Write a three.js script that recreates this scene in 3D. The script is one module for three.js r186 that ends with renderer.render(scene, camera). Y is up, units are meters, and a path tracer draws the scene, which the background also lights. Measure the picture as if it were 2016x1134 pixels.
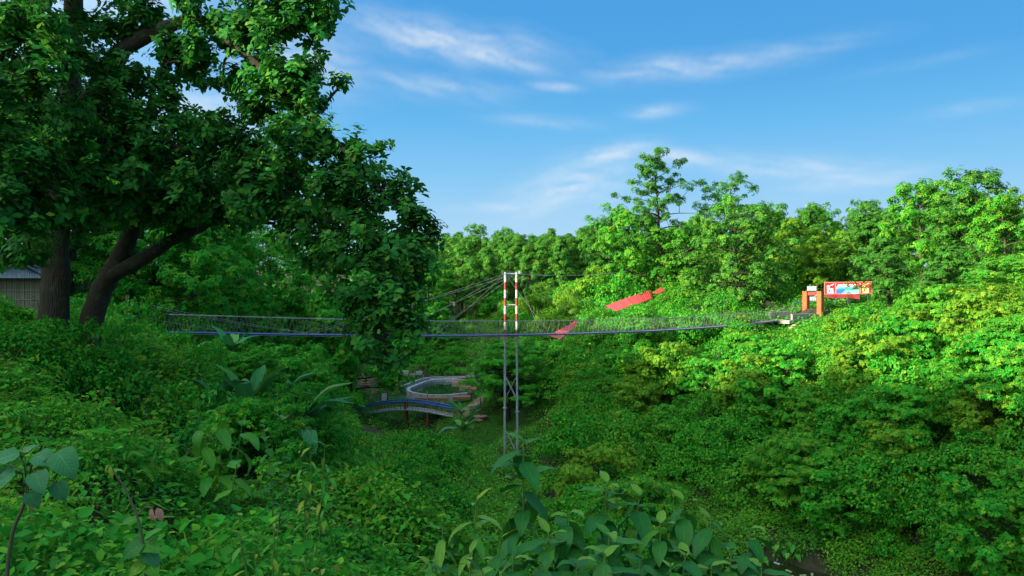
import * as THREE from 'three';
import { ImprovedNoise } from 'three/addons/math/ImprovedNoise.js';
import { mergeGeometries } from 'three/addons/utils/BufferGeometryUtils.js';

// ---------------------------------------------------------------- camera, sky, sun, exposure
const scene = new THREE.Scene();
const camera = new THREE.PerspectiveCamera(42, 16 / 9, 0.1, 2500);   // eye at 0, level, looking down -z
camera.position.set(0, 0, 0);
camera.lookAt(0, 0, -10);
const renderer = new THREE.WebGLRenderer({ antialias: true });
renderer.toneMapping = THREE.LinearToneMapping;
const EXPOSURE = 2.9;
renderer.toneMappingExposure = EXPOSURE;
renderer.shadowMap.enabled = true;
const SUN = new THREE.Vector3(-0.846, 0.352, 0.40).normalize();
const sun = new THREE.DirectionalLight(new THREE.Color(1.0, 0.89, 0.68), 5);
sun.name = 'sun';
sun.position.copy(SUN).multiplyScalar(300).add(new THREE.Vector3(0, 0, -60));
sun.target.position.set(0, 0, -60);
sun.castShadow = true;
sun.shadow.mapSize.set(4096, 4096);
Object.assign(sun.shadow.camera, { left: -150, right: 150, top: 120, bottom: -120, near: 10, far: 700 });
scene.add(sun, sun.target);

const FPX = 567 / Math.tan(THREE.MathUtils.degToRad(21));
const V = (x, y, z) => new THREE.Vector3(x, y, z);
const noise = new ImprovedNoise();
const N = (x, y, z) => noise.noise(x, y, z);
const fbm = (x, y, z, o = 4) => { let s = 0, a = 0.5; for (let i = 0; i < o; i++) { s += a * N(x, y, z); x = x * 2.03 + 7.1; y = y * 2.03 + 3.7; z = z * 2.03 + 1.3; a *= 0.5; } return s; };
const clamp = (x, a = 0, b = 1) => Math.min(b, Math.max(a, x));
const smooth = (a, b, x) => { const t = clamp((x - a) / (b - a)); return t * t * (3 - 2 * t); };
const lerp = (a, b, t) => a + (b - a) * t;
function rng(seed) { let s = seed | 0; return () => { s = (s + 0x6d2b79f5) | 0; let t = Math.imul(s ^ (s >>> 15), 1 | s); t = (t + Math.imul(t ^ (t >>> 7), 61 | t)) ^ t; return ((t ^ (t >>> 14)) >>> 0) / 4294967296; }; }
const lin = (c) => { c /= 255; return c <= 0.04045 ? c / 12.92 : Math.pow((c + 0.055) / 1.055, 2.4); };

{ // the sky: clear air paling towards the horizon, boosted fill glow towards the sun, thin cirrus wisps
  const W = 2048, H = 1024, data = new Float32Array(W * H * 4);
  const stops = [[0, 200, 227, 247], [4, 174, 217, 247], [8, 140, 203, 246], [12, 108, 187, 241], [16, 85, 169, 232], [22, 76, 160, 228], [35, 78, 160, 228], [60, 82, 161, 228], [90, 84, 162, 228]].map(([e, r, g, b]) => [e, lin(r), lin(g), lin(b)]);
  const air = (e) => { let k = 0; while (k < stops.length - 2 && e > stops[k + 1][0]) k++; const a = stops[k], b = stops[k + 1], t = clamp((e - a[0]) / (b[0] - a[0])); return [1, 2, 3].map((c) => lerp(a[c], b[c], t)); };
  const toDeg = 180 / Math.PI;
  // wisps: azimuth and elevation of the middle, half length, half height, tilt (degrees), strength
  const wisps = [[-5.0, 18.2, 8.5, 1.5, -7, 0.85], [-2.0, 17.4, 5.5, 1.0, -14, 0.85], [13.0, 16.0, 8.5, 1.0, 2, 0.6], [19.0, 16.3, 7.0, 0.8, 4, 0.4], [11.0, 13.0, 2.4, 0.55, 3, 0.6], [4.6, 7.6, 5.5, 1.9, 16, 0.75], [7.6, 9.9, 3.6, 0.8, 7, 0.95], [12.8, 9.6, 4.0, 0.7, -6, 0.7], [20.0, 8.6, 8.0, 1.0, -6, 0.55],
    [-6.5, 15.2, 7.5, 1.1, -6, 0.4], [3.4, 15.0, 2.2, 0.35, -5, 0.8], [2.5, 12.5, 5, 0.6, -3, 0.3], [0.2, 6.2, 4.5, 0.5, 2, 0.6], [24.5, 7.4, 5.5, 0.9, 3, 0.5], [31.5, 11.5, 3.0, 0.5, 3, 0.3], [29.0, 14.8, 5.0, 0.4, 4, 0.12], [-16.0, 16.5, 6.0, 3.0, -8, 0.7], [-27.0, 20.0, 5.0, 2.4, 12, 1.0], [-33, 10, 9, 3, 5, 0.8], [-22, 12, 6, 2, -4, 0.9]];
  for (let row = 0; row < H; row++) {
    const el = ((row + 0.5) / H - 0.5) * Math.PI, e = el * toDeg, base = air(Math.max(0, e));
    for (let col = 0; col < W; col++) {
      const round = ((col + 0.5) / W - 0.5) * 2 * Math.PI, x = Math.cos(round) * Math.cos(el), z = Math.sin(round) * Math.cos(el), y = Math.sin(el), i = (row * W + col) * 4;
      if (e < 0) { data.set([0.05, 0.07, 0.03, 1], i); continue; }
      const c = x * SUN.x + y * SUN.y + z * SUN.z;
      const near = 6.2 * Math.pow(smooth(-0.18, 1, c), 1.4);  // glow widened and raised out of view as added fill for shaded foliage
      const rgb = [base[0] + near * 0.42, base[1] + near * 0.42, base[2] + near * 0.36];
      const az = Math.atan2(x, -z) * toDeg;
      let cloud = 0;
      if (Math.abs(az) < 46 && e < 30) {
        for (const [a0, e0, rx, ry, tilt, k] of wisps) {
          let u = az - a0, v = e - e0;
          if (Math.abs(u) > rx * 1.5 || Math.abs(v) > ry * 2 + 4) continue;
          const t = tilt / toDeg, uu = u * Math.cos(t) + v * Math.sin(t), vv = -u * Math.sin(t) + v * Math.cos(t) + 0.35 * ry * N(u * 0.25, a0, 3);
          const r2 = (uu / rx) ** 2 + (vv / ry) ** 2;
          if (r2 > 2.2) continue;
          const streak = 0.5 + 0.85 * fbm(uu * 0.35 + a0, vv * 2.2 + uu * 0.25, e0, 5) + 0.25 * fbm(uu * 1.8, vv * 3.5, a0, 3);
          cloud = Math.max(cloud, k * Math.exp(-r2 * 1.6) * clamp(streak * 1.25));
        }
      }
      const k = 0.55 / (y + 0.09);
      const far = smooth(0.06, 0.42, fbm(x * k * 0.9 + 5, 2.3, z * k * 1.9 + 1, 4)) * 0.6;
      cloud = clamp(Math.max(cloud, far * smooth(40, 60, Math.abs(az)) + far * 0.3 * smooth(26, 40, e)));
      const white = [0.86, 0.92, 0.98];
      for (let q = 0; q < 3; q++) data[i + q] = lerp(rgb[q], Math.max(white[q], rgb[q] * 1.05), cloud * 0.85) / EXPOSURE;
      data[i + 3] = 1;
    }
  }
  const t = new THREE.DataTexture(data, W, H, THREE.RGBAFormat, THREE.FloatType);
  t.mapping = THREE.EquirectangularReflectionMapping; t.magFilter = THREE.LinearFilter; t.needsUpdate = true;
  scene.background = t; scene.environment = t;
}

// ---------------------------------------------------------------- naming helpers
const taken = new Map();
const numbered = (name) => { const n = taken.get(name) ?? 0; taken.set(name, n + 1); return n ? name + '_' + String(n).padStart(3, '0') : name; };
function shade(o) { o.traverse((m) => { if (m.isMesh) { m.castShadow = true; m.receiveShadow = true; } }); return o; }
function tag(o, label, category, group, kind) { o.userData.label = label; if (category) o.userData.category = category; if (group) o.userData.group = group; if (kind) o.userData.kind = kind; return o; }
function thing(name, label, category, pos = [0, 0, 0], turn = 0, group) { const o = new THREE.Group(); o.name = numbered(name); o.position.set(...pos); o.rotation.y = turn; tag(o, label, category, group); scene.add(o); return o; }
function part(parent, name, geo, mat, stuff) { const m = new THREE.Mesh(geo, mat); m.name = name; m.castShadow = m.receiveShadow = true; if (stuff) m.userData.kind = 'stuff'; parent.add(m); return m; }
function structure(name, geo, mat, label) { const m = new THREE.Mesh(geo, mat); m.name = numbered(name); m.userData = { kind: 'structure', label }; m.receiveShadow = m.castShadow = true; scene.add(m); return m; }

// ---------------------------------------------------------------- textures and materials
function dataTex(w, h, f, srgb, repeat = true) {
  const d = new Uint8Array(w * h * 4);
  for (let y = 0; y < h; y++) for (let x = 0; x < w; x++) { const c = f(x / w, y / h, x, y), i = (y * w + x) * 4; d[i] = clamp(c[0]) * 255; d[i + 1] = clamp(c[1]) * 255; d[i + 2] = clamp(c[2]) * 255; d[i + 3] = 255; }
  const t = new THREE.DataTexture(d, w, h); t.magFilter = THREE.LinearFilter; t.minFilter = THREE.LinearMipmapLinearFilter; t.generateMipmaps = true;
  if (repeat) t.wrapS = t.wrapT = THREE.RepeatWrapping;
  if (srgb) t.colorSpace = THREE.SRGBColorSpace;
  t.needsUpdate = true; return t;
}
const veinH = (u, v) => { // leaf uv: u across 0..1 (midrib at .5), v along
  const a = Math.abs(u - 0.5) * 2, mid = Math.exp(-((a / 0.06) ** 2)), s = (v - a * 0.28) * 9, lat = Math.exp(-(((s - Math.round(s)) / 0.11) ** 2)) * smooth(1, 0.2, a);
  return Math.max(mid, lat * 0.75);
};
const veinMap = dataTex(128, 256, (u, v) => { const h = veinH(u, v), m = 0.66 + 0.2 * fbm(u * 5, v * 9, 1, 3) + 0.04 * N(u * 60, v * 90, 3); return [m + h * 0.3, m + h * 0.3, m + h * 0.22]; }, false, false);
const veinBump = dataTex(128, 256, (u, v) => { const h = 0.75 - veinH(u, v) * 0.5 + 0.12 * fbm(u * 12, v * 20, 4, 3); return [h, h, h]; }, false, false);
const leafMat = (o = {}) => new THREE.MeshPhysicalMaterial({ color: 0xffffff, vertexColors: true, roughness: 0.9, transmission: 0.4, thickness: 0, clearcoat: 0.07, clearcoatRoughness: 0.35, specularIntensity: 0.1, side: THREE.DoubleSide, ...o });
const LEAF = leafMat(), LEAFMATT = leafMat({ clearcoat: 0.04, clearcoatRoughness: 0.5 });
const bigLeafMat = (r, g, b, o = {}) => { const m = new THREE.MeshPhysicalMaterial({ map: veinMap, bumpMap: veinBump, bumpScale: 0.004, roughness: 0.9, transmission: 0.28, thickness: 0, clearcoat: 0.24, clearcoatRoughness: 0.28, specularIntensity: 0.2, side: THREE.DoubleSide, ...o }); m.color.setRGB(r, g, b); return m; };
const barkMap = dataTex(256, 512, (u, v) => { const r = 0.5 + 0.5 * fbm(u * 22, v * 9, 2, 4) * 1.6, m = smooth(0.02, 0.3, fbm(u * 5 + 9, v * 8, 7, 4)); return [lerp(0.25, 0.15, r) + m * 0.01, lerp(0.22, 0.14, r) + m * 0.08, lerp(0.17, 0.10, r) + m * 0.01]; }, true);
const barkBump = dataTex(256, 512, (u, v) => { const a = Math.abs(fbm(u * 20, v * 6, 2, 4)) * 2.2, b = 0.4 + 0.6 * fbm(u * 40, v * 30, 5, 3); const h = clamp(1 - a) * 0.7 + b * 0.3; return [h, h, h]; });
const BARK = new THREE.MeshStandardMaterial({ map: barkMap, bumpMap: barkBump, bumpScale: 0.05, roughness: 0.95 });
const PALEBARK = new THREE.MeshStandardMaterial({ map: barkMap, bumpMap: barkBump, bumpScale: 0.03, roughness: 0.95, color: new THREE.Color(2.4, 2.3, 2.1) });
const STEM = new THREE.MeshStandardMaterial({ color: new THREE.Color(0.06, 0.075, 0.025), roughness: 0.8 });
const GREENSTEM = new THREE.MeshStandardMaterial({ color: new THREE.Color(0.06, 0.16, 0.02), roughness: 0.6 });
const mottle = dataTex(256, 256, (u, v) => { const p = u * 2 * Math.PI, q = v * 2 * Math.PI, n = 0.78 + 0.22 * fbm(Math.cos(p) * 1.6 + 4, Math.sin(p) * 1.6 + Math.cos(q) * 1.6, Math.sin(q) * 1.6, 5) * 1.8 + 0.06 * N(u * 90, v * 90, 1); return [n, n, n * 0.98]; }, true);
const roughBump = dataTex(256, 256, (u, v) => { const h = 0.5 + 0.5 * fbm(u * 14, v * 14, 3, 5); return [h, h, h]; });
const paint = (r, g, b, o = {}) => { const m = new THREE.MeshStandardMaterial({ map: mottle, roughness: 0.6, bumpMap: roughBump, bumpScale: 0.003, ...o }); m.color.setRGB(r, g, b); return m; };
const M = {
  white: paint(0.72, 0.73, 0.72), red: paint(0.42, 0.03, 0.03), blue: paint(0.025, 0.11, 0.38), steel: paint(0.58, 0.64, 0.72, { roughness: 0.45, metalness: 0.3 }), darksteel: paint(0.06, 0.07, 0.08), wire: paint(0.6, 0.63, 0.65, { roughness: 0.5 }),
  netting: paint(0.26, 0.28, 0.25), railblue: paint(0.04, 0.19, 0.62),
  orange: paint(0.62, 0.13, 0.025), concrete: paint(0.4, 0.39, 0.36, { roughness: 0.9 }), limewash: paint(0.55, 0.57, 0.58, { roughness: 0.9 }), earth: paint(0.34, 0.19, 0.1, { roughness: 1 }), brick: paint(0.36, 0.09, 0.05, { roughness: 0.9 }), pinkroof: paint(0.60, 0.055, 0.06, { roughness: 0.5 }),
  bamboo: paint(0.56, 0.53, 0.34, { roughness: 0.7 }), yellow: paint(0.55, 0.42, 0.12), tin: paint(0.12, 0.2, 0.26, { roughness: 0.5, metalness: 0.3 }), wood: paint(0.2, 0.12, 0.06, { roughness: 0.9 }), sign: paint(0.3, 0.4, 0.52), plank: paint(0.25, 0.2, 0.15, { roughness: 0.9 }),
};

// ---------------------------------------------------------------- geometry builder
class Geo {
  constructor() { this.p = []; this.n = []; this.c = []; this.u = []; this.i = []; }
  vert(x, y, z, nx, ny, nz, c, u = 0, v = 0) { this.p.push(x, y, z); this.n.push(nx, ny, nz); if (c) this.c.push(c[0], c[1], c[2]); this.u.push(u, v); return this.p.length / 3 - 1; }
  build() {
    const g = new THREE.BufferGeometry();
    g.setAttribute('position', new THREE.Float32BufferAttribute(this.p, 3)); g.setAttribute('normal', new THREE.Float32BufferAttribute(this.n, 3)); g.setAttribute('uv', new THREE.Float32BufferAttribute(this.u, 2));
    if (this.c.length) g.setAttribute('color', new THREE.Float32BufferAttribute(this.c, 3));
    g.setIndex(this.i); return g;
  }
}
const _s = V(), _d = V(), _n = V(), _t = V(), _m = V();
const SHAPES = {
  ovate: (t) => Math.pow(Math.sin(Math.PI * Math.pow(t, 0.72)), 0.85), heart: (t) => (t < 0.02 ? 0.35 : Math.pow(Math.cos((t - 0.22) * Math.PI / 1.56), 1.1)), obovate: (t) => Math.pow(Math.sin(Math.PI * Math.pow(t, 1.45)), 0.8), lance: (t) => Math.pow(Math.sin(Math.PI * Math.pow(t, 0.8)), 1.0), strap: (t) => Math.min(1, t * 7 + 0.15) * Math.pow(1 - t * t * t, 0.7),
};
// one leaf: a folded diamond (segs 1) or a curved, folded blade
function leaf(G, p, dir, nrm, L, W, c, { segs = 1, fold = 0.25, droop = 0.2, shape = SHAPES.ovate, wave = 0 } = {}) {
  _d.copy(dir).normalize(); _s.crossVectors(_d, nrm); if (_s.lengthSq() < 1e-6) _s.set(1, 0, 0.1).cross(_d); _s.normalize(); _n.crossVectors(_s, _d);
  const w = W / 2;
  if (segs === 1) {
    const mx = p.x + _d.x * L * 0.42, my = p.y + _d.y * L * 0.42, mz = p.z + _d.z * L * 0.42, f = fold * w, q = droop * L;
    const a = G.vert(p.x, p.y, p.z, _n.x, _n.y, _n.z, c);
    const l = G.vert(mx - _s.x * w + _n.x * f, my - _s.y * w + _n.y * f, mz - _s.z * w + _n.z * f, _n.x + _s.x * 0.35, _n.y + _s.y * 0.35, _n.z + _s.z * 0.35, c);
    const t = G.vert(p.x + _d.x * L - _n.x * q, p.y + _d.y * L - _n.y * q, p.z + _d.z * L - _n.z * q, _n.x + _d.x * 0.3, _n.y + _d.y * 0.3, _n.z + _d.z * 0.3, c);
    const r = G.vert(mx + _s.x * w + _n.x * f, my + _s.y * w + _n.y * f, mz + _s.z * w + _n.z * f, _n.x - _s.x * 0.35, _n.y - _s.y * 0.35, _n.z - _s.z * 0.35, c);
    G.i.push(a, r, t, a, t, l); return;
  }
  let px = p.x, py = p.y, pz = p.z, first = G.p.length / 3;
  for (let k = 0; k <= segs; k++) {
    const t = k / segs, a = droop * 1.5 * t, ca = Math.cos(a), sa = Math.sin(a);
    const dx = _d.x * ca - _n.x * sa, dy = _d.y * ca - _n.y * sa, dz = _d.z * ca - _n.z * sa, nx = _n.x * ca + _d.x * sa, ny = _n.y * ca + _d.y * sa, nz = _n.z * ca + _d.z * sa;
    if (k) { px += dx * L / segs; py += dy * L / segs; pz += dz * L / segs; }
    const ww = w * Math.max(0.015, shape(t)), f = fold * ww, o = wave * ww * Math.sin(t * 11), o2 = wave * ww * Math.sin(t * 9 + 2);
    G.vert(px - _s.x * ww + nx * (f + o), py - _s.y * ww + ny * (f + o), pz - _s.z * ww + nz * (f + o), nx + _s.x * fold, ny + _s.y * fold, nz + _s.z * fold, c, 0, t);
    G.vert(px, py, pz, nx, ny, nz, c, 0.5, t);
    G.vert(px + _s.x * ww + nx * (f + o2), py + _s.y * ww + ny * (f + o2), pz + _s.z * ww + nz * (f + o2), nx - _s.x * fold, ny - _s.y * fold, nz - _s.z * fold, c, 1, t);
    if (k) { const b = first + k * 3, q = b - 3; G.i.push(q, q + 1, b + 1, q, b + 1, b, q + 1, q + 2, b + 2, q + 1, b + 2, b + 1); }
  }
}
function tube(G, pts, rad, sides = 6, uvs = 1) {
  let up = V(0.3, 1, 0.2), len = 0, first = G.p.length / 3;
  for (let k = 0; k < pts.length; k++) {
    const a = pts[Math.max(0, k - 1)], b = pts[Math.min(pts.length - 1, k + 1)], d = V().subVectors(b, a).normalize();
    if (Math.abs(d.dot(up)) > 0.95) up = V(1, 0.1, 0.3);
    const s = V().crossVectors(d, up).normalize(), t = V().crossVectors(s, d); up = t;
    if (k) len += pts[k].distanceTo(pts[k - 1]);
    const r = Array.isArray(rad) ? rad[k] : rad;
    for (let j = 0; j <= sides; j++) { const q = j / sides * 2 * Math.PI, cx = Math.cos(q), cy = Math.sin(q), nx = s.x * cx + t.x * cy, ny = s.y * cx + t.y * cy, nz = s.z * cx + t.z * cy; G.vert(pts[k].x + nx * r, pts[k].y + ny * r, pts[k].z + nz * r, nx, ny, nz, null, j / sides * 2 * Math.PI * 0.3 * uvs, len * 0.5 * uvs); }
    if (k) for (let j = 0; j < sides; j++) { const q = first + (k - 1) * (sides + 1) + j, w = q + sides + 1; G.i.push(q, w, q + 1, q + 1, w, w + 1); }
  }
  for (const [end, flip] of [[0, 1], [pts.length - 1, 0]]) { // caps
    const b = first + end * (sides + 1), c = G.vert(pts[end].x, pts[end].y, pts[end].z, 0, flip ? -1 : 1, 0, null);
    for (let j = 0; j < sides; j++) flip ? G.i.push(c, b + j, b + j + 1) : G.i.push(c, b + j + 1, b + j);
  }
}
const curve = (pts, n) => new THREE.CatmullRomCurve3(pts, false, 'centripetal').getPoints(n);
function tubeGeo(pts, rad, sides = 6) { const G = new Geo(); tube(G, pts, rad, sides); return G.build(); }
const rod = (a, b, r, sides = 6) => tubeGeo([a, b], r, sides);
function boxGeo(w, h, d, x = 0, y = 0, z = 0, ry = 0, rz = 0, rx = 0) {
  const s = new THREE.Shape(), b = Math.min(0.02, w * 0.08, h * 0.08), W = w / 2 - b, H = h / 2 - b; s.moveTo(-W, -H); s.lineTo(W, -H); s.lineTo(W, H); s.lineTo(-W, H); s.closePath();
  const g = new THREE.ExtrudeGeometry(s, { depth: Math.max(0.001, d - 2 * b), bevelEnabled: true, bevelSize: b, bevelThickness: Math.min(b, d / 3), bevelSegments: 1 }); g.translate(0, 0, -(d - 2 * b) / 2);
  g.rotateX(rx); g.rotateZ(rz); g.rotateY(ry); g.translate(x, y, z); return g;
}
const rand = (R, a, b) => a + (b - a) * R();
function unit(R) { const z = 2 * R() - 1, q = 2 * Math.PI * R(), r = Math.sqrt(1 - z * z); return V(r * Math.cos(q), z, r * Math.sin(q)); }
// base colours of leaves, linear
const PAL = {
  mid: [[0.026, 0.285, 0.02], [0.044, 0.315, 0.02], [0.075, 0.345, 0.02], [0.145, 0.38, 0.022]],
  light: [[0.042, 0.285, 0.02], [0.066, 0.31, 0.02], [0.105, 0.335, 0.02], [0.165, 0.36, 0.022]],
  tree: [[0.042, 0.2, 0.024], [0.06, 0.235, 0.024], [0.09, 0.27, 0.025], [0.135, 0.3, 0.026]],
  yellow: [[0.1, 0.29, 0.016], [0.15, 0.32, 0.018], [0.2, 0.345, 0.022], [0.1, 0.31, 0.02]],
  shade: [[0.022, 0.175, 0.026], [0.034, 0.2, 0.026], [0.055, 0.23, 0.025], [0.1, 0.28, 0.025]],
  olive: [[0.045, 0.19, 0.022], [0.06, 0.215, 0.024], [0.085, 0.245, 0.026], [0.045, 0.22, 0.02]],
  bluish: [[0.03, 0.27, 0.04], [0.045, 0.3, 0.04], [0.07, 0.33, 0.036], [0.05, 0.3, 0.03]],
};
const pick = (R, pal) => { const c = pal[Math.floor(Math.pow(R(), 1.5) * pal.length * 0.999)], k = rand(R, 0.8, 1.2), y = rand(R, 0.85, 1.2); return [c[0] * k * y, c[1] * k, c[2] * k / y]; };

// ---------------------------------------------------------------- the ground
const CP = [ // x, z, height relative to the eye
  [0, 3, -1.6], [0, 0, -1.75], [-6, 0, -1.5], [-12, -2, -0.8], [-12, 8, 0], [4, 2, -2.6], [9, 2, -6.5], [4, 10, -2.2], [0, -5, -2.9], [-3, -7, -3.1], [-6, -7, -2.8], [-10, -8, -2.1], [3, -6, -4.6], [5, -12, -8.8], [0, -12, -5.4], [-4, -12, -3.9], [-8, -14, -3.3], [-12.5, -20, -2.0], [-18, -20, -1.7], [-25, -20, -0.8], [-26, -34, -1.9], [-28, -42, -2.1], [-36, -42, -1.2],
  [-7, -22, -5.2], [-2, -22, -8], [3, -22, -11.4], [9, -25, -13.1], [15, -25, -13.9], [13.5, -33, -14.0], [9, -38, -13.1], [20, -15, -14], [20, 0, -14], [-13, -32, -4.4], [-8, -35, -7.4], [-3, -38, -10.9], [-18, -42, -4.6], [-13, -48, -8.4], [-8.5, -52, -11], [2, -45, -12.7], [0, -54, -12.4], [-6, -62, -12.5], [-9.5, -66, -12.6], [-15.2, -66, -11.2], [-4.6, -66, -11.3], [-1, -60, -11.7],
  [-6.5, -76, -10.6], [-11, -80, -10.3], [-2.3, -75, -10.4], [-7, -84, -10.2], [-8, -69.4, -10.6], [-4.5, -70, -10.6], [-14, -77, -10.2], [-17, -90, -7], [-7, -96, -7.5], [-20, -60, -7.6], [-28, -65, -3.4], [-26, -85, -3.4], [1, -72, -8.6], [3, -78, -6.4], [6, -85, -4.4], [3, -54, -11.9], [6, -56, -9.8], [9, -60, -7.4], [12, -66, -4.6], [5, -66, -7.8], [8, -74, -5.6], [16, -78, -3.4], [12.6, -80, -3.8], [16, -68, -4.6], [22, -71, -3.6], [22, -65, -4.8], [27, -69, -2.8], [31, -66, -2.6],
  [10, -48, -12], [14, -50, -9], [19, -55, -6.8], [23, -60, -5.2], [15, -42, -12.2], [19, -42, -9], [23, -44, -5.6], [26.5, -48, -3.7], [19, -32, -12.2], [22, -33, -8.4], [25, -34, -4.8], [28, -35, -2.6], [22.5, -24, -11.5], [26, -24, -7], [29, -25, -3.4], [34, -30, -1.8], [36, -50, -2], [36, -70, -2], [52, -50, -1], [52, -90, 0], [24, -12, -11.8], [28, -10, -6], [34, -8, -2],
  [24, -88, -0.6], [12, -97, -2.6], [0, -106, -4.5], [-10, -118, -4.8], [32, -105, 0.5], [0, -128, -2.6], [-30, -130, -1.5], [28, -130, 0], [0, -152, 0.3], [34, -155, 2.5], [-36, -155, 0.5], [0, -190, 3], [60, -190, 4], [-60, -190, 4], [70, -130, 2], [-60, -100, 2], [-48, -60, 3.2], [-46, -40, 4.5], [-46, -15, 6.5], [-46, 10, 6.5], [-70, -30, 8], [-70, 10, 10], [-46, 35, 5], [0, 30, 1], [40, 25, -2], [-90, -100, 4], [90, -60, 0], [95, -150, 3], [0, -230, 4], [-90, 40, 10],
];
const RBF = (() => {
  const n = CP.length, m = n + 3, A = [], phi = (r2) => (r2 < 1e-9 ? 0 : 0.5 * r2 * Math.log(r2));
  for (let i = 0; i < n; i++) { const r = new Float64Array(m + 1); for (let j = 0; j < n; j++) r[j] = phi((CP[i][0] - CP[j][0]) ** 2 + (CP[i][1] - CP[j][1]) ** 2); r[i] += 2; r[n] = 1; r[n + 1] = CP[i][0]; r[n + 2] = CP[i][1]; r[m] = CP[i][2]; A.push(r); }
  for (let k = 0; k < 3; k++) { const r = new Float64Array(m + 1); for (let j = 0; j < n; j++) r[j] = k ? CP[j][k - 1] : 1; A.push(r); }
  for (let c = 0; c < m; c++) { let p = c; for (let r = c + 1; r < m; r++) if (Math.abs(A[r][c]) > Math.abs(A[p][c])) p = r; [A[c], A[p]] = [A[p], A[c]]; for (let r = c + 1; r < m; r++) { const f = A[r][c] / A[c][c]; if (f) for (let k = c; k <= m; k++) A[r][k] -= f * A[c][k]; } }
  const w = new Float64Array(m); for (let c = m - 1; c >= 0; c--) { let s = A[c][m]; for (let k = c + 1; k < m; k++) s -= A[c][k] * w[k]; w[c] = s / A[c][c]; }
  return (x, z) => { let s = w[n] + w[n + 1] * x + w[n + 2] * z; for (let j = 0; j < n; j++) s += w[j] * phi((x - CP[j][0]) ** 2 + (z - CP[j][1]) ** 2); return s; };
})();
const POOL = { x: -6.6, z: -76, rx: 3.5, rz: 5.9, y: -10.25 };
const inPool = (x, z, k = 1) => ((x - POOL.x) / (POOL.rx * k)) ** 2 + ((z - POOL.z) / (POOL.rz * k)) ** 2 < 1;
// worn paths: polylines and half widths
const PATHS = [[[[-15.4, -66.5], [-15.6, -69], [-14.2, -72], [-14.6, -75], [-16.0, -79]], 0.6], [[[-4.4, -66.5], [-3.4, -68.5], [-2.6, -71], [-2.2, -74]], 0.55]];
const segDist = (x, z, a, b) => { const dx = b[0] - a[0], dz = b[1] - a[1], t = clamp(((x - a[0]) * dx + (z - a[1]) * dz) / (dx * dx + dz * dz)); return Math.hypot(x - a[0] - dx * t, z - a[1] - dz * t); };
const pathDist = (x, z) => { let d = 99; for (const [p, w] of PATHS) for (let k = 1; k < p.length; k++) d = Math.min(d, segDist(x, z, p[k - 1], p[k]) / w); return d; };
const LAWN = [[-1.4, -60.5, 3.2, 4.6], [-11.5, -70.5, 4.2, 3.0], [-4, -69, 2, 2.4]];
const lawn = (x, z) => { let m = 9; for (const [cx, cz, rx, rz] of LAWN) m = Math.min(m, Math.hypot((x - cx) / rx, (z - cz) / rz)); return m + 0.25 * N(x * 0.9, 3, z * 0.9); };
const open = (x, z) => Math.max(1 - smooth(0.85, 1.15, lawn(x, z)), 1 - smooth(1, 2.2, pathDist(x, z)), inPool(x, z, 1.45) ? 1 : 0);
const cache = new Map();
function hummock(x, z) { const a = N(x * 0.33, 1.7, z * 0.33) + 0.6 * N(x * 0.62 + 5, 8.2, z * 0.62); return Math.max(0, a + 0.35); }
function groundY(x, z) {
  const key = Math.round(x * 50) * 100003 + Math.round(z * 50); let y = cache.get(key); if (y !== undefined) return y;
  const far = smooth(130, 260, Math.hypot(x, z + 60)), d = Math.hypot(x, z);
  y = lerp(clamp(RBF(x, z), -14.2, 14), 3, far) + hummock(x, z) * 1.05 * (1 - open(x, z)) * smooth(3, 9, d) * (1 - smooth(-13.0, -13.6, RBF(x, z)));
  if (inPool(x, z, 1.02)) y = -11.4; cache.set(key, y); return y;
}
{
  const xs = [], zs = []; for (const s of [-900, -600, -400, -280, -200, -150, -110]) xs.push(s); for (let x = -80; x <= 80; x += 1.1) xs.push(x); for (const s of [90, 110, 150, 200, 280, 400, 600, 900]) xs.push(s);
  for (const s of [-1500, -1000, -700, -500, -380, -300, -250, -220]) zs.push(s); for (let z = -200; z < -110; z += 3) zs.push(z); for (let z = -110; z <= 20; z += 1.1) zs.push(z); for (const s of [30, 45, 70, 110, 180, 300]) zs.push(s);
  const nx = xs.length, nz = zs.length, p = [], c = [], u = [], idx = [];
  for (const z of zs) for (const x of xs) {
    p.push(x, groundY(x, z), z); u.push(x / 3, z / 3);
    const t = 0.5 + fbm(x * 0.4, 2, z * 0.4, 4), e = 1 - smooth(1, 1.7, pathDist(x, z) + 0.4 * N(x * 1.5, 1, z * 1.5)), l = 1 - smooth(0.8, 1.15, lawn(x, z));
    let a = [lerp(0.03, 0.055, t), lerp(0.042, 0.046, t), lerp(0.012, 0.02, t)]; const b = [0.07, 0.24, 0.03], s = [0.30, 0.19, 0.11];
    a = a.map((q, k) => lerp(lerp(q, b[k], l * 0.9), s[k] * (0.85 + 0.3 * t), e)); c.push(...a);
  }
  for (let j = 0; j < nz - 1; j++) for (let i = 0; i < nx - 1; i++) { const q = j * nx + i; idx.push(q, q + nx, q + 1, q + 1, q + nx, q + nx + 1); }
  const g = new THREE.BufferGeometry(); g.setAttribute('position', new THREE.Float32BufferAttribute(p, 3)); g.setAttribute('color', new THREE.Float32BufferAttribute(c, 3)); g.setAttribute('uv', new THREE.Float32BufferAttribute(u, 2)); g.setIndex(idx); g.computeVertexNormals();
  structure('ground', g, new THREE.MeshStandardMaterial({ vertexColors: true, map: mottle, bumpMap: roughBump, bumpScale: 0.06, roughness: 1 }), 'earth ground of the ravine and its wooded banks');
}
console.log('ground');

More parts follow.
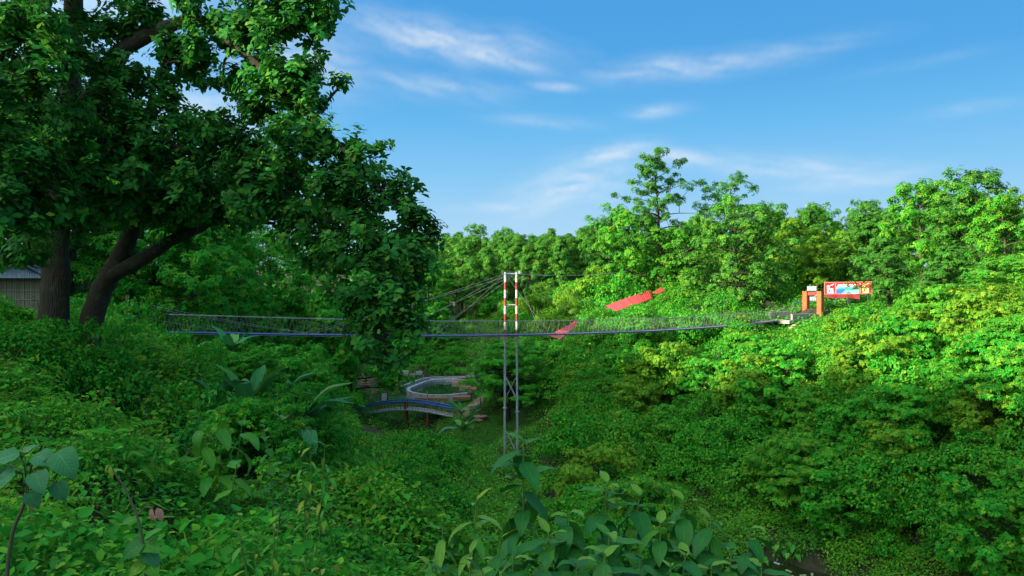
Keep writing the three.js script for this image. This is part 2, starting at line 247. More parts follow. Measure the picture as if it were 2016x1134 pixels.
// ---------------------------------------------------------------- trees
function rosette(G, R, c, axis, n, L, W, pal, o) {
  const a = Math.abs(axis.y) < 0.9 ? V(0, 1, 0) : V(1, 0, 0), s = V().crossVectors(axis, a).normalize(), t = V().crossVectors(s, axis), q0 = R() * 6.28, col = pick(R, pal);
  for (let k = 0; k < n; k++) {
    const q = q0 + k / n * 6.28 + rand(R, -0.3, 0.3), out = V().addScaledVector(s, Math.cos(q)).addScaledVector(t, Math.sin(q)), lift = rand(R, -0.25, 0.55);
    const d = out.clone().addScaledVector(axis, lift); d.y -= rand(R, 0, o.hang ?? 0.35);
    const nn = axis.clone().addScaledVector(out, -lift * 0.6 + 0.15); nn.y += 0.25;
    const k2 = rand(R, 0.7, 1.15), m = rand(R, 0.85, 1.15);
    leaf(G, V(c.x + out.x * 0.03, c.y + out.y * 0.03, c.z + out.z * 0.03), d, nn, L * k2, W * k2, [col[0] * m, col[1] * m, col[2] * m], { droop: rand(R, 0.05, 0.35), ...o });
  }
}
// a tree standing at its own origin: [wood geometry, crown geometry]
function makeTree({ seed, h, r0 = 0.16, y0 = 0.3, width, profile, limbs = 16, puff = 0.8, rosettes = 16, perRosette = 6, L = 0.28, W = 0.12, pal = PAL.mid, hang = 0.35, lean = 0.06, up = 0.5, twigs = 3, flat = 0.75, o = {} }) {
  rosettes = Math.round(rosettes * 1.4); const R = rng(seed), Wd = new Geo(), Lf = new Geo(), trunk = [], rad = [], nT = 9, la = R() * 6.28;
  for (let k = 0; k <= nT; k++) { const t = k / nT; trunk.push(V(Math.cos(la) * lean * h * t * t + 0.12 * N(t * 3, seed, 1) * h * 0.2, h * 0.96 * t - (k ? 0 : 0.4), Math.sin(la) * lean * h * t * t + 0.12 * N(t * 3, seed, 9) * h * 0.2)); rad.push(r0 * Math.pow(1 - t, 0.75) + 0.015 + (k ? 0 : r0 * 0.4)); }
  tube(Wd, trunk, rad, 8);
  const at = (t) => { const f = clamp(t) * nT, k = Math.min(nT - 1, Math.floor(f)); return trunk[k].clone().lerp(trunk[k + 1], f - k); };
  const blob = (c, pr, outw) => {
    for (let j = 0; j < rosettes; j++) {
      const d = unit(R); d.y = d.y * 0.8 + 0.25; d.normalize(); const r = pr * Math.pow(rand(R, 0.15, 1), 0.45), q = V(c.x + d.x * r, c.y + d.y * r * flat, c.z + d.z * r);
      const ax = d.clone().multiplyScalar(0.8).addScaledVector(outw, 0.4).add(V(0, 0.6, 0)).normalize();
      rosette(Lf, R, q, ax, perRosette, L, W, pal, { hang, ...o });
    }
  };
  for (let k = 0; k < limbs; k++) {
    const f = (k + 0.5) / limbs, t = lerp(y0, 0.97, Math.pow(f, 0.9)), az = k * 2.39996 + rand(R, -0.4, 0.4), s = at(t), env = profile(f) * width * rand(R, 0.72, 1.12);
    const rise = lerp(0.12, 1.3, f * f) * up * 2 * env * 0.5 + (f > 0.9 ? h * 0.03 : 0), e = V(s.x + Math.cos(az) * env, s.y + rise * rand(R, 0.6, 1.3), s.z + Math.sin(az) * env);
    const m1 = s.clone().lerp(e, 0.4).add(V(rand(R, -0.15, 0.15) * env, rand(R, -0.02, 0.12) * env, rand(R, -0.15, 0.15) * env)), pts = curve([s, m1, e], 6), rr = r0 * 0.45 * Math.pow(1 - t, 0.6) + 0.02;
    tube(Wd, pts, pts.map((_, i) => rr * (1 - i / 7) + 0.008), 5);
    const outw = V(Math.cos(az), 0.2, Math.sin(az));
    blob(e, puff * rand(R, 0.8, 1.2), outw);
    for (let q = 0; q < twigs; q++) {
      const b = pts[2 + Math.floor(R() * 4.99)], dir = unit(R); dir.y = Math.abs(dir.y) * 0.6; dir.addScaledVector(outw, 0.5).normalize(); const ln = env * rand(R, 0.2, 0.45) + puff * 0.4, e2 = b.clone().addScaledVector(dir, ln);
      tube(Wd, [b, b.clone().lerp(e2, 0.5).add(V(0, 0.04 * ln, 0)), e2], [rr * 0.4 + 0.008, rr * 0.25 + 0.006, 0.006], 4);
      blob(e2, puff * rand(R, 0.6, 1), outw);
    }
  }
  return [Wd.build(), Lf.build()];
}
const protoOf = new Map();
function plantTree(kind, name, label, category, x, z, scale, turn, group, sink = 0, mats = [BARK, LEAF], sy = 1) {
  const look = { hillA: 'columnar', hillB: 'round-crowned', hillC: 'pointed dark', tallA: 'full-crowned', tallB: 'pale-trunked', tallC: 'narrow olive', yellow: 'yellowish', forestA: 'broad-crowned', forestB: 'columnar', tierS: 'tiered green', domeS: 'domed green', tierL: 'tiered yellow-green', domeL: 'domed yellow-green' }[kind]; if (group && look && !/^(spreading|low|tree|round|dark bushy|tiered|slim)/.test(label)) label = look + ' ' + label.replace(/^(slender leafy|dark leafy|tall leafy|leafy|small spreading) /, '');
  const [w, c] = protoOf.get(kind);
  const t = thing(name, label, category, [x, groundY(x, z) - 0.1 - sink, z], turn, group);
  t.scale.set(scale, scale * sy, scale); part(t, 'trunk', w, mats[0]); part(t, 'crown', c, mats[1], true); return t;
}
const at = (px, d) => (px - 1008) / FPX * d;   // x of a bearing read off the photograph, at a depth
const topY = (py, d) => (567 - py) / FPX * d;

const round_ = (f) => Math.pow(Math.sin(Math.PI * clamp(0.08 + f * 0.86)), 0.6), cone = (f) => Math.pow(1 - f, 0.65) * 0.9 + 0.12, column = (f) => 0.55 + 0.45 * Math.sin(Math.PI * Math.pow(f, 0.7)) - 0.45 * f * f, layered = (f) => 1 - 0.6 * f * f, wide = (f) => Math.pow(Math.sin(Math.PI * clamp(0.2 + f * 0.74)), 0.5);
protoOf.set('hillA', makeTree({ seed: 11, h: 10, r0: 0.16, y0: 0.18, width: 1.9, profile: column, limbs: 20, puff: 0.75, rosettes: 17, perRosette: 5, L: 0.3, W: 0.14, pal: PAL.tree, twigs: 2 }));
protoOf.set('hillB', makeTree({ seed: 12, h: 10.5, r0: 0.16, y0: 0.22, width: 2.1, profile: round_, limbs: 20, puff: 0.8, rosettes: 17, perRosette: 5, L: 0.3, W: 0.14, pal: PAL.tree, twigs: 2 }));
protoOf.set('hillC', makeTree({ seed: 13, h: 11, r0: 0.17, y0: 0.28, width: 1.6, profile: cone, limbs: 20, puff: 0.7, rosettes: 17, perRosette: 5, L: 0.3, W: 0.14, pal: PAL.tree, twigs: 2 }));
protoOf.set('open', makeTree({ seed: 21, h: 16.5, r0: 0.24, y0: 0.36, width: 5.4, profile: cone, limbs: 26, puff: 0.62, rosettes: 12, perRosette: 5, L: 0.3, W: 0.14, pal: PAL.olive, twigs: 4, up: 0.55 }));
protoOf.set('openB', makeTree({ seed: 22, h: 13.5, r0: 0.2, y0: 0.42, width: 4.4, profile: round_, limbs: 20, puff: 0.62, rosettes: 10, perRosette: 5, L: 0.3, W: 0.14, pal: PAL.olive, twigs: 4, up: 0.7 }));
protoOf.set('dome', makeTree({ seed: 23, h: 10.4, r0: 0.26, y0: 0.1, width: 5.0, profile: wide, limbs: 34, puff: 1.0, rosettes: 18, perRosette: 6, L: 0.3, W: 0.15, pal: PAL.tree, twigs: 3, hang: 0.5 }));
protoOf.set('domeB', makeTree({ seed: 24, h: 8.6, r0: 0.22, y0: 0.14, width: 3.6, profile: wide, limbs: 28, puff: 0.9, rosettes: 18, perRosette: 6, L: 0.26, W: 0.13, pal: PAL.light, twigs: 3, hang: 0.6 }));
protoOf.set('tallA', makeTree({ seed: 31, h: 13, r0: 0.2, y0: 0.26, width: 3.3, profile: round_, limbs: 28, puff: 0.82, rosettes: 13, perRosette: 6, L: 0.32, W: 0.15, pal: PAL.tree, twigs: 3 }));
protoOf.set('tallB', makeTree({ seed: 32, h: 12, r0: 0.18, y0: 0.3, width: 2.8, profile: round_, limbs: 24, puff: 0.78, rosettes: 13, perRosette: 6, L: 0.32, W: 0.15, pal: PAL.light, twigs: 3 }));
protoOf.set('tallC', makeTree({ seed: 33, h: 11, r0: 0.17, y0: 0.24, width: 2.6, profile: column, limbs: 24, puff: 0.78, rosettes: 13, perRosette: 6, L: 0.3, W: 0.14, pal: PAL.olive, twigs: 3 }));
protoOf.set('yellow', makeTree({ seed: 34, h: 9, r0: 0.14, y0: 0.2, width: 2.2, profile: column, limbs: 22, puff: 0.75, rosettes: 13, perRosette: 6, L: 0.28, W: 0.13, pal: PAL.yellow, twigs: 3 }));
protoOf.set('tier', makeTree({ seed: 35, h: 7.6, r0: 0.22, y0: 0.28, width: 3.6, profile: layered, limbs: 26, puff: 0.9, rosettes: 22, perRosette: 7, L: 0.22, W: 0.08, pal: PAL.mid, twigs: 4, hang: 0.8, flat: 0.35, up: 0.3 }));
protoOf.set('tierS', makeTree({ seed: 36, h: 7.6, r0: 0.2, y0: 0.22, width: 4.4, profile: layered, limbs: 22, puff: 1.3, rosettes: 20, perRosette: 7, L: 0.3, W: 0.13, pal: PAL.mid, twigs: 4, hang: 0.8, flat: 0.3, up: 0.3 }));
protoOf.set('domeS', makeTree({ seed: 37, h: 7.4, r0: 0.2, y0: 0.2, width: 3.8, profile: wide, limbs: 20, puff: 1.3, rosettes: 22, perRosette: 7, L: 0.26, W: 0.17, pal: PAL.mid, twigs: 3, hang: 0.9, flat: 0.5 }));
protoOf.set('tierL', makeTree({ seed: 38, h: 7.6, r0: 0.2, y0: 0.22, width: 4.4, profile: layered, limbs: 22, puff: 1.3, rosettes: 20, perRosette: 7, L: 0.3, W: 0.13, pal: PAL.light, twigs: 4, hang: 0.8, flat: 0.3, up: 0.3 }));
protoOf.set('domeL', makeTree({ seed: 39, h: 7.4, r0: 0.2, y0: 0.2, width: 3.8, profile: wide, limbs: 20, puff: 1.3, rosettes: 22, perRosette: 7, L: 0.26, W: 0.17, pal: PAL.yellow, twigs: 3, hang: 0.9, flat: 0.5 }));
protoOf.set('forestA', makeTree({ seed: 41, h: 15, r0: 0.28, y0: 0.2, width: 4, profile: round_, limbs: 28, puff: 1.1, rosettes: 14, perRosette: 6, L: 0.36, W: 0.17, pal: PAL.mid, twigs: 3 }));
protoOf.set('forestB', makeTree({ seed: 42, h: 14, r0: 0.24, y0: 0.12, width: 3.6, profile: column, limbs: 28, puff: 1.0, rosettes: 14, perRosette: 6, L: 0.34, W: 0.16, pal: PAL.mid, twigs: 3 }));
console.log('tree kinds');

{ // far wooded hill
  const R = rng(5), kinds = ['hillA', 'hillB', 'hillA', 'hillC', 'hillB'];
  for (let row = 0; row < 6; row++) {
    const d = 158 - row * 9.5, x0 = at(780, d), x1 = at(1560, d), step = 2.7 - row * 0.08;
    for (let x = x0 + (row % 2) * 1.5; x < x1; x += step * rand(R, 0.8, 1.25)) {
      const px = 1008 + x / d * FPX; if (px > 1240 && row > 2) continue;
      const z = -d + rand(R, -3, 3), k = kinds[Math.floor(R() * 5)];
      plantTree(px > 1095 && R() < 0.75 ? 'hillC' : k, 'hill_tree', 'slender leafy tree in the dense wood covering the distant hill', 'tree', x, z, rand(R, 0.82, 1.12) * (row === 0 ? 1.05 : 0.95), R() * 6.28, 'trees of the distant wooded hill', 0.3, [PALEBARK, LEAFMATT]);
    }
  }
}
{ // trees of the knoll and of the plateau beyond the gate; scale makes the stated top
  const specs = [
    ['open', 1302, 86, 297, 'tall open-crowned tree', 'tall airy tree rising highest above the vine-covered knoll'], ['openB', 1432, 88, 352, 'tall open-crowned tree', 'airy thin-leaved tree behind the broad dark domed tree'],
    ['dome', 1452, 75, 408, 'broad tree', 'broad domed dark green tree beside the suspension bridge end'], ['domeB', 1245, 88, 412, 'broad tree', 'vine-draped tree standing over the red stairway roof'], ['domeB', 1350, 86, 446, 'broad tree', 'low spreading tree between the vine-draped tree and domed tree'],
    ['tallA', 1918, 63, 323, 'tree', 'tallest full-crowned tree behind the sunlit bushes past the banner'], ['tallB', 1815, 66, 345, 'tree', 'leafy tree beside the tallest tree past the red banner'], ['tallC', 1715, 75, 402, 'tree', 'dark leafy tree right behind the red banner'],
    ['yellow', 1610, 78, 437, 'tree', 'yellow-green tree behind the orange gate'], ['yellow', 1555, 82, 415, 'tree', 'pale trunked tree between domed tree and orange gate'], ['tallB', 1985, 58, 372, 'tree', 'leafy tree crowding the tallest tree past the banner'], ['tallC', 1752, 62, 452, 'tree', 'shorter shaded tree beside the red banner'],
    ['tallC', 1868, 56, 470, 'tree', 'small tree with bare lower trunk among the sunlit bushes'], ['domeB', 2000, 47, 505, 'broad tree', 'dense round sunlit tree at the plateau edge'], ['tallA', 2080, 64, 335, 'tree', 'tree closing the row past the tallest tree'], ['yellow', 1655, 84, 462, 'tree', 'small yellow-green tree behind the banner frame'],
    ['openB', 1200, 92, 425, 'tall open-crowned tree', 'thin tree at the edge of the vine-covered knoll'],
  ];
  specs.forEach(([kind, px, d, py, name, label], i) => {
    const x = at(px, d), z = -d, hgt = topY(py, d) - groundY(x, z), natural = { open: 16.9, openB: 14.3, dome: 11.3, domeB: 9.5, tallA: 13.9, tallB: 12.9, tallC: 11.8, yellow: 9.8 }[kind];
    const s = hgt / natural, w = clamp(Math.pow(s, 0.6), 0.8, 1.35), t = plantTree(kind, name.replace(/[ -]/g, '_'), label, 'tree', x, z, w, i * 1.7, undefined, 0, [kind === 'yellow' || kind === 'tallB' ? PALEBARK : BARK, LEAF], s / w);
    t.userData.group = 'trees on the far bank';
  });
  const R = rng(77), kinds = ['tallA', 'tallB', 'tallC', 'yellow', 'hillA'];
  for (let k = 0; k < 34; k++) { const d = 88 + (k % 4) * 9 + rand(R, -3, 3), x = at(1500 + k / 34 * 700, d); plantTree(kinds[k % 5], 'plateau_tree', 'leafy tree of the wood behind the gate and banner', 'tree', x, -d, rand(R, 0.72, 0.95), R() * 6.28, 'wood behind the gate'); }
}
{ // the wood behind the big tree on the near bank, and its continuation up the slope outside the view, which keeps the ravine in shade
  const R = rng(91);
  for (const [px, d, s, k] of [[470, 62, 0.75, 'forestB'], [540, 70, 0.72, 'forestA'], [600, 64, 0.5, 'forestB'], [520, 56, 0.5, 'forestB'], [440, 50, 0.6, 'forestA'], [380, 44, 0.6, 'forestB'], [400, 55, 0.75, 'forestB'], [330, 52, 0.85, 'forestA'], [260, 48, 0.9, 'forestB'], [190, 56, 1, 'forestA'], [120, 60, 1, 'forestB'], [60, 62, 1, 'forestA'], [-10, 58, 1, 'forestB'], [590, 82, 0.55, 'forestB'], [650, 92, 0.55, 'forestA'], [700, 98, 0.55, 'forestB'], [760, 100, 0.58, 'forestA'], [810, 96, 0.6, 'forestB'], [845, 104, 0.6, 'forestA'], [430, 78, 0.72, 'forestA'], [350, 75, 0.9, 'forestB'], [500, 88, 0.62, 'forestA'], [230, 74, 1, 'forestA'], [140, 45, 0.85, 'forestA'], [20, 75, 1.05, 'forestB'], [560, 100, 0.6, 'forestB'], [610, 112, 0.6, 'forestA'], [880, 112, 0.55, 'forestB'], [800, 118, 0.6, 'forestA']]) {
    const x = at(px, d); plantTree(k, 'forest_tree', 'dark leafy tree of the dense wood on the shaded bank', 'tree', x, -d, s * rand(R, 0.93, 1.07), R() * 6.28, 'wood behind the big shade tree');
  }
  for (let row = 0; row < 4; row++) for (let z = 44; z > -62; z -= 4.2) {
    const x = -42 - row * 7 + rand(R, -2, 2), zz = z + rand(R, -1.8, 1.8), s = lerp(0.99, 0.68, smooth(-2, -38, zz)) * rand(R, 0.96, 1.03);
    plantTree(R() < 0.5 ? 'forestA' : 'forestB', 'ridge_tree', 'tall leafy tree of the wood on the ridge above the big shade tree', 'tree', x, zz, s, R() * 6.28, 'wood on the ridge');
  }
}
{ // small trees round the pool
  const put = (k, px, d, py, label) => { const x = at(px, d), z = -d, s = (topY(py, d) - groundY(x, z)) / ({ tier: 8.2, domeS: 8.3, forestB: 15, tallC: 11.8 }[k]), w = clamp(Math.pow(s, 0.6), 0.5, 1.3); plantTree(k, 'valley_tree', label, 'tree', x, z, w, px, 'trees in the valley', 0, [BARK, LEAF], s / w); };
  put('tier', 1000, 62, 668, 'spreading tree with tiered sprays behind the steel mast'); put('tier', 990, 66, 690, 'low tiered tree beside the pool and round planter'); put('domeS', 690, 62, 600, 'tree with pale trunk beside the stepped path'); put('domeS', 790, 88, 640, 'round dark tree behind the pool'); put('domeS', 880, 92, 655, 'dark bushy tree behind the stone heap'); put('domeS', 640, 72, 590, 'dark bushy tree under the hanging branches'); put('tier', 1075, 66, 672, 'tiered tree below the red stairway roof'); put('domeS', 850, 76 + 20, 600, 'dark leafy tree below the small white kiosk'); put('tallC', 740, 94, 560, 'slim shaded tree behind the pool');
}
console.log('trees');

// ---------------------------------------------------------------- shrubs
// sight lines that the photograph shows free: the valley floor, the bridge, the stairway roofs, the gate
function blocks(x, z, h, r = h * 0.75) { for (const k of [-1, 0, 1]) if (blocksAt(x + k * r, z, h, groundY(x, z))) return true; return false; }
function blocksAt(x, z, h, gy) { const d = -z, px = 1008 + x / d * FPX, py = 567 - (gy + h) / d * FPX; return (px > 692 && px < 985 && d < 64.5 && py < 848) || (px > 325 && px < 1570 && d < 41 + (px - 330) * 0.0205 && py < (px > 1380 ? 650 : 668)) || (px > 1560 && px < 1730 && d < 69 && py < 612) || (px > 415 && px < 620 && d < 21.5 && py < 752) || (px > -20 && px < 90 && d < 41.5 && py < 603) || (px > 1180 && px < 1315 && d < 82 && py < 612 - (px - 1195) * 0.3) || (px > 1375 && px < 1560 && d < 79 && py < 606) || (px > 1070 && px < 1145 && d < 74 && py < 668); }
function makeShrub({ seed, lobes: lobes0 = 9, R0 = 1, leaves = 1600, L = 0.16, W = 0.11, pal = PAL.mid, segs = 1, shape = SHAPES.heart, hang = 0.8, height = 1 }) {
  const lobes = Math.round(lobes0 * 1.7), R = rng(seed), G = new Geo(), Wd = new Geo(), S = [];
  for (let k = 0; k < lobes; k++) { const q = k * 2.4 + rand(R, -0.4, 0.4), r = Math.sqrt(k / lobes) * R0 * 0.92, rr = R0 * rand(R, 0.2, 0.46); S.push([V(Math.cos(q) * r, (R0 * 0.95 * (1 - (r / R0) ** 2) - rr * 0.2) * height * rand(R, 0.45, 1.3), Math.sin(q) * r), rr]); }
  for (let k = 0; k < Math.min(6, lobes); k++) { const e = S[k][0]; tube(Wd, [V(e.x * 0.15, -0.3, e.z * 0.15), V(e.x * 0.6, e.y * 0.5, e.z * 0.6), V(e.x, e.y, e.z)], [0.035 * R0, 0.025 * R0, 0.01], 4); }
  let made = 0, tries = 0;
  while (made < leaves && tries++ < leaves * 6) {
    const [c, rr] = S[Math.floor(R() * lobes)], d = unit(R); if (d.y < -0.25) continue;
    const r = rr * (R() < 0.75 ? rand(R, 0.88, 1.1) : rand(R, 0.55, 0.9)), p = V(c.x + d.x * r, c.y + d.y * r * 0.68, c.z + d.z * r);
    if (p.y < -0.25 || N(p.x * 3.2 / R0 + seed, p.y * 4 / R0, p.z * 3.2 / R0) < -0.2) continue;
    if (S.some(([c2, r2]) => c2 !== c && c2.distanceTo(p) < r2 * 0.72)) continue;
    const dir = unit(R).multiplyScalar(0.7).addScaledVector(d, 0.45); dir.y -= hang * rand(R, 0.3, 1); dir.normalize();
    const n = d.clone().multiplyScalar(0.9).add(V(0, 0.6, 0)).addScaledVector(unit(R), 0.45), k = rand(R, 0.65, 1.2);
    leaf(G, p, dir, n, L * k, W * k, pick(R, pal), { segs, shape, droop: rand(R, 0.05, 0.4), fold: 0.2 }); made++;
  }
  return [Wd.build(), G.build()];
}
const SH = {
  lightA: makeShrub({ seed: 1, lobes: 11, leaves: 2000, L: 0.15, W: 0.11, pal: PAL.light }), lightB: makeShrub({ seed: 2, lobes: 8, leaves: 1700, L: 0.15, W: 0.12, pal: PAL.yellow, height: 1.25 }), lightC: makeShrub({ seed: 3, lobes: 13, leaves: 2200, L: 0.13, W: 0.09, pal: PAL.light, height: 0.8 }),
  midA: makeShrub({ seed: 4, lobes: 11, leaves: 2100, L: 0.15, W: 0.1, pal: PAL.mid }), midB: makeShrub({ seed: 5, lobes: 8, leaves: 1800, L: 0.17, W: 0.08, pal: PAL.mid, shape: SHAPES.lance, height: 1.3, hang: 0.5 }), deepA: makeShrub({ seed: 6, lobes: 12, leaves: 2200, L: 0.14, W: 0.1, pal: PAL.mid }), deepB: makeShrub({ seed: 7, lobes: 9, leaves: 1900, L: 0.13, W: 0.09, pal: PAL.bluish, height: 1.1 }),
  bigLightA: makeShrub({ seed: 61, lobes: 16, leaves: 5200, L: 0.085, W: 0.065, pal: PAL.light }), bigLightB: makeShrub({ seed: 62, lobes: 12, leaves: 4800, L: 0.085, W: 0.068, pal: PAL.yellow, height: 1.2 }), bigLightC: makeShrub({ seed: 66, lobes: 20, leaves: 5200, L: 0.08, W: 0.06, pal: PAL.light, height: 0.9 }), bigMidA: makeShrub({ seed: 63, lobes: 15, leaves: 5200, L: 0.08, W: 0.058, pal: PAL.mid }), bigMidB: makeShrub({ seed: 64, lobes: 20, leaves: 5200, L: 0.09, W: 0.04, pal: PAL.mid, shape: SHAPES.lance, hang: 0.5, height: 1.1 }), bigDeep: makeShrub({ seed: 65, lobes: 14, leaves: 5200, L: 0.078, W: 0.055, pal: PAL.mid }),
  nearA: makeShrub({ seed: 8, lobes: 12, leaves: 3000, L: 0.095, W: 0.068, pal: PAL.mid, segs: 3 }), nearB: makeShrub({ seed: 9, lobes: 10, leaves: 2600, L: 0.1, W: 0.06, pal: PAL.mid, segs: 3, shape: SHAPES.ovate, height: 1.15 }),
};
const LOOK = { lightA: 'small rounded', lightB: 'small upright yellowish', lightC: 'small spreading', midA: 'small round-leaved', midB: 'small narrow-leaved', deepA: 'small dense', deepB: 'small bluish', bigLightA: 'large rounded', bigLightB: 'large upright yellowish', bigLightC: 'large many-lobed', bigMidA: 'large round-leaved', bigMidB: 'large narrow-leaved', bigDeep: 'large dense' };
function shrub(kind, x, z, s, label0, group, turn = 0, sink = 0.15, sy = 1, mat = LEAF, name = 'shrub') { const label = LOOK[kind] && group ? LOOK[kind] + ' ' + label0.replace(/^(dark leafy|leafy|yellow-green) /, '') : label0, t = thing(name, label, 'shrub', [x, groundY(x, z) - sink * s, z], turn, group); t.scale.set(s, s * sy, s); part(t, 'stems', SH[kind][0], STEM); part(t, 'foliage', SH[kind][1], mat, true); return t; }
{
  const R = rng(303);
  const scatter = (n, f) => { let k = 0, tries = 0; while (k < n && tries++ < n * 30) k += f() ? 1 : 0; };
  // sunlit vine mounds on the far bank and the knoll
  scatter(120, () => { const d = rand(R, 68, 118), px = rand(R, 860, 1600), x = at(px, d), z = -d; if (x < 6 - (d - 70) * 0.25 || open(x, z) > 0.2 || (x > 20 && d < 74)) return 0; const s = rand(R, 1.4, 3.2); if (blocks(x, z, s * 1.6)) return 0; shrub(['bigLightA', 'bigLightB', 'bigLightC', 'bigMidA'][Math.floor(R() * 4)], x, z, s, 'sunlit vine-covered mound on the knoll across the ravine', 'sunlit vine mounds on the knoll', R() * 6.28, 0.1, rand(R, 0.9, 1.6), LEAF, 'vine_mound'); return 1; });
  // sunlit bushes on the plateau and its edge
  scatter(95, () => { const d = rand(R, 30, 64), x = rand(R, 21, 36), z = -d, y = groundY(x, z); if (y < -6.2 || x / d > 0.78 || Math.hypot(x - 27.3, z + 68) < 5.5) return 0; const s = rand(R, 0.8, 1.7); if (blocks(x, z, s * 1.3)) return 0; shrub((s > 1.15 ? ['bigLightA', 'bigLightB', 'bigLightC', 'bigLightA', 'bigLightB'] : ['lightA', 'lightB', 'lightC', 'lightA', 'lightB'])[Math.floor(R() * 5)], x, z, s, 'yellow-green bush on the sunlit edge of the plateau', 'bushes on the plateau edge', R() * 6.28, -0.1, rand(R, 0.85, 1.3), LEAF, 'plateau_bush'); return 1; });
  // far slope in shade
  scatter(150, () => { const d = rand(R, 24, 70), x = rand(R, 2, 27), z = -d, y = groundY(x, z); if (y > -4.5 || y < -13.1 || x / d > 0.75 || open(x, z) > 0.2 || (x < 4 && d > 50) || RBF(x, z) < -12.6) return 0; const s = rand(R, 0.8, 2.4); if (blocks(x, z, s * 1.3)) return 0; shrub((s > 1.15 ? ['bigMidA', 'bigMidB', 'bigLightA', 'bigDeep', 'bigLightC'] : ['midA', 'midB', 'lightA', 'deepA', 'lightC'])[Math.floor(R() * 5)], x, z, s, 'leafy creeper-covered bush on the shaded slope under the suspension bridge', 'bushes on the far slope', R() * 6.28, -0.12, rand(R, 0.85, 1.35), LEAF, 'creeper_bush'); return 1; });
  // small spreading trees standing out of the creepers
  scatter(46, () => { const d = rand(R, 28, 66), x = rand(R, 3, 28), z = -d, y = groundY(x, z), s = rand(R, 0.28, 0.55); if (y > -3.8 || x / d > 0.75 || (x < 5 && d > 50) || RBF(x, z) < -12.8 || blocks(x, z, s * 8.2, s * 4.6)) return 0; const t = plantTree(['tierS', 'domeS', 'tierL', 'domeL'][Math.floor(R() * 4)], 'slope_tree', 'small spreading tree standing out of the creepers on the far slope', 'tree', x, z, s, R() * 6.28, 'small trees on the far slope'); return 1; });
  scatter(26, () => { const d = rand(R, 14, 50), px = rand(R, -40, 700), x = at(px, d), z = -d, s = rand(R, 0.2, 0.4); if (RBF(x, z) < -12 || blocks(x, z, s * 8.4, s * 4.6) || (d < 24 && px < 260 && px > 60) || Math.hypot(x + 28, z + 42) < 5 || 567 - (groundY(x, z) + s * 8.4) / d * FPX < 640) return 0; plantTree(R() < 0.5 ? 'tierS' : 'domeS', 'bank_sapling', 'sapling with spreading sprays on the shaded near bank', 'tree', x, z, s, R() * 6.28, 'saplings on the near bank'); return 1; });
  // near bank, middle distance
  scatter(110, () => { const d = rand(R, 15, 62), px = rand(R, -40, 900), x = at(px, d), z = -d; if (open(x, z) > 0.2 || x > 2 || (d > 52 && x > -11) || RBF(x, z) < -12.4 || Math.hypot(x + 28, z + 42) < 5 || (d < 24 && px < 420 && px > 60 && R() < 0.5)) return 0; const s = rand(R, 0.6, 1.5) * (d > 35 ? 1.25 : 1); if (blocks(x, z, s * 1.3)) return 0; shrub((s > 1.15 ? ['bigDeep', 'bigMidA', 'bigMidB', 'bigDeep'] : ['deepA', 'deepB', 'midA', 'midB'])[Math.floor(R() * 4)], x, z, s, 'dark leafy bush on the shaded bank around the big tree', 'bushes on the near bank', R() * 6.28, -0.1, rand(R, 0.85, 1.35), LEAF, 'bank_bush'); return 1; });
  scatter(40, () => { const d = rand(R, 84, 112), x = at(rand(R, 600, 900), d), z = -d; shrub(['bigDeep', 'bigMidA', 'bigMidB'][Math.floor(R() * 3)], x, z, rand(R, 1.2, 2.2), 'dark bush on the bank behind the pool', 'bushes behind the pool', R() * 6.28, 0.2); return 1; });
  // close bushes
  for (const [px, d, s, sy, kind, label] of [[612, 22, 1.05, 1.5, 'nearA', 'tall dark creeper-hung bush between banana plants and footbridge'], [1108, 19, 0.85, 1.35, 'nearA', 'rounded creeper-hung mound behind the large-leaved plants'], [560, 15, 0.9, 0.6, 'nearB', 'pale tipped bush below the banana plants'], [700, 17, 1.1, 0.8, 'nearA', 'low bush below the tall creeper-hung bush'], [330, 17, 1.1, 0.9, 'nearB', 'bush below the leaning stem of the big tree'], [860, 16, 1.0, 0.8, 'nearB', 'low bush on the slope above the valley grass'], [380, 21, 1.2, 1.0, 'nearB', 'bright tipped bush below the bridge cables'], [240, 14, 1.1, 0.7, 'nearA', 'dark bush at the foot of the leaning stem'], [90, 13, 1.0, 0.55, 'nearA', 'dark bush in front of the bamboo hut'], [970, 13, 0.9, 0.7, 'nearB', 'low bush behind the upright large-leaved plant'], [480, 11, 0.9, 0.7, 'nearA', 'low bush under the glossy-leaved plant'], [1250, 15, 1.0, 0.8, 'nearB', 'low bush behind the spreading large-leaved plants'], [780, 24, 1.1, 0.5, 'nearA', 'bush on the bank edge facing the footbridge'], [262, 31, 1.7, 1.5, 'nearB', 'bush hiding the near end of the suspension bridge'], [350, 30, 1.4, 1.2, 'nearB', 'bush beside the near end of the suspension bridge']])
    shrub(kind, at(px, d), -d, s, label, undefined, px, 0.2, sy);
}
console.log('shrubs');

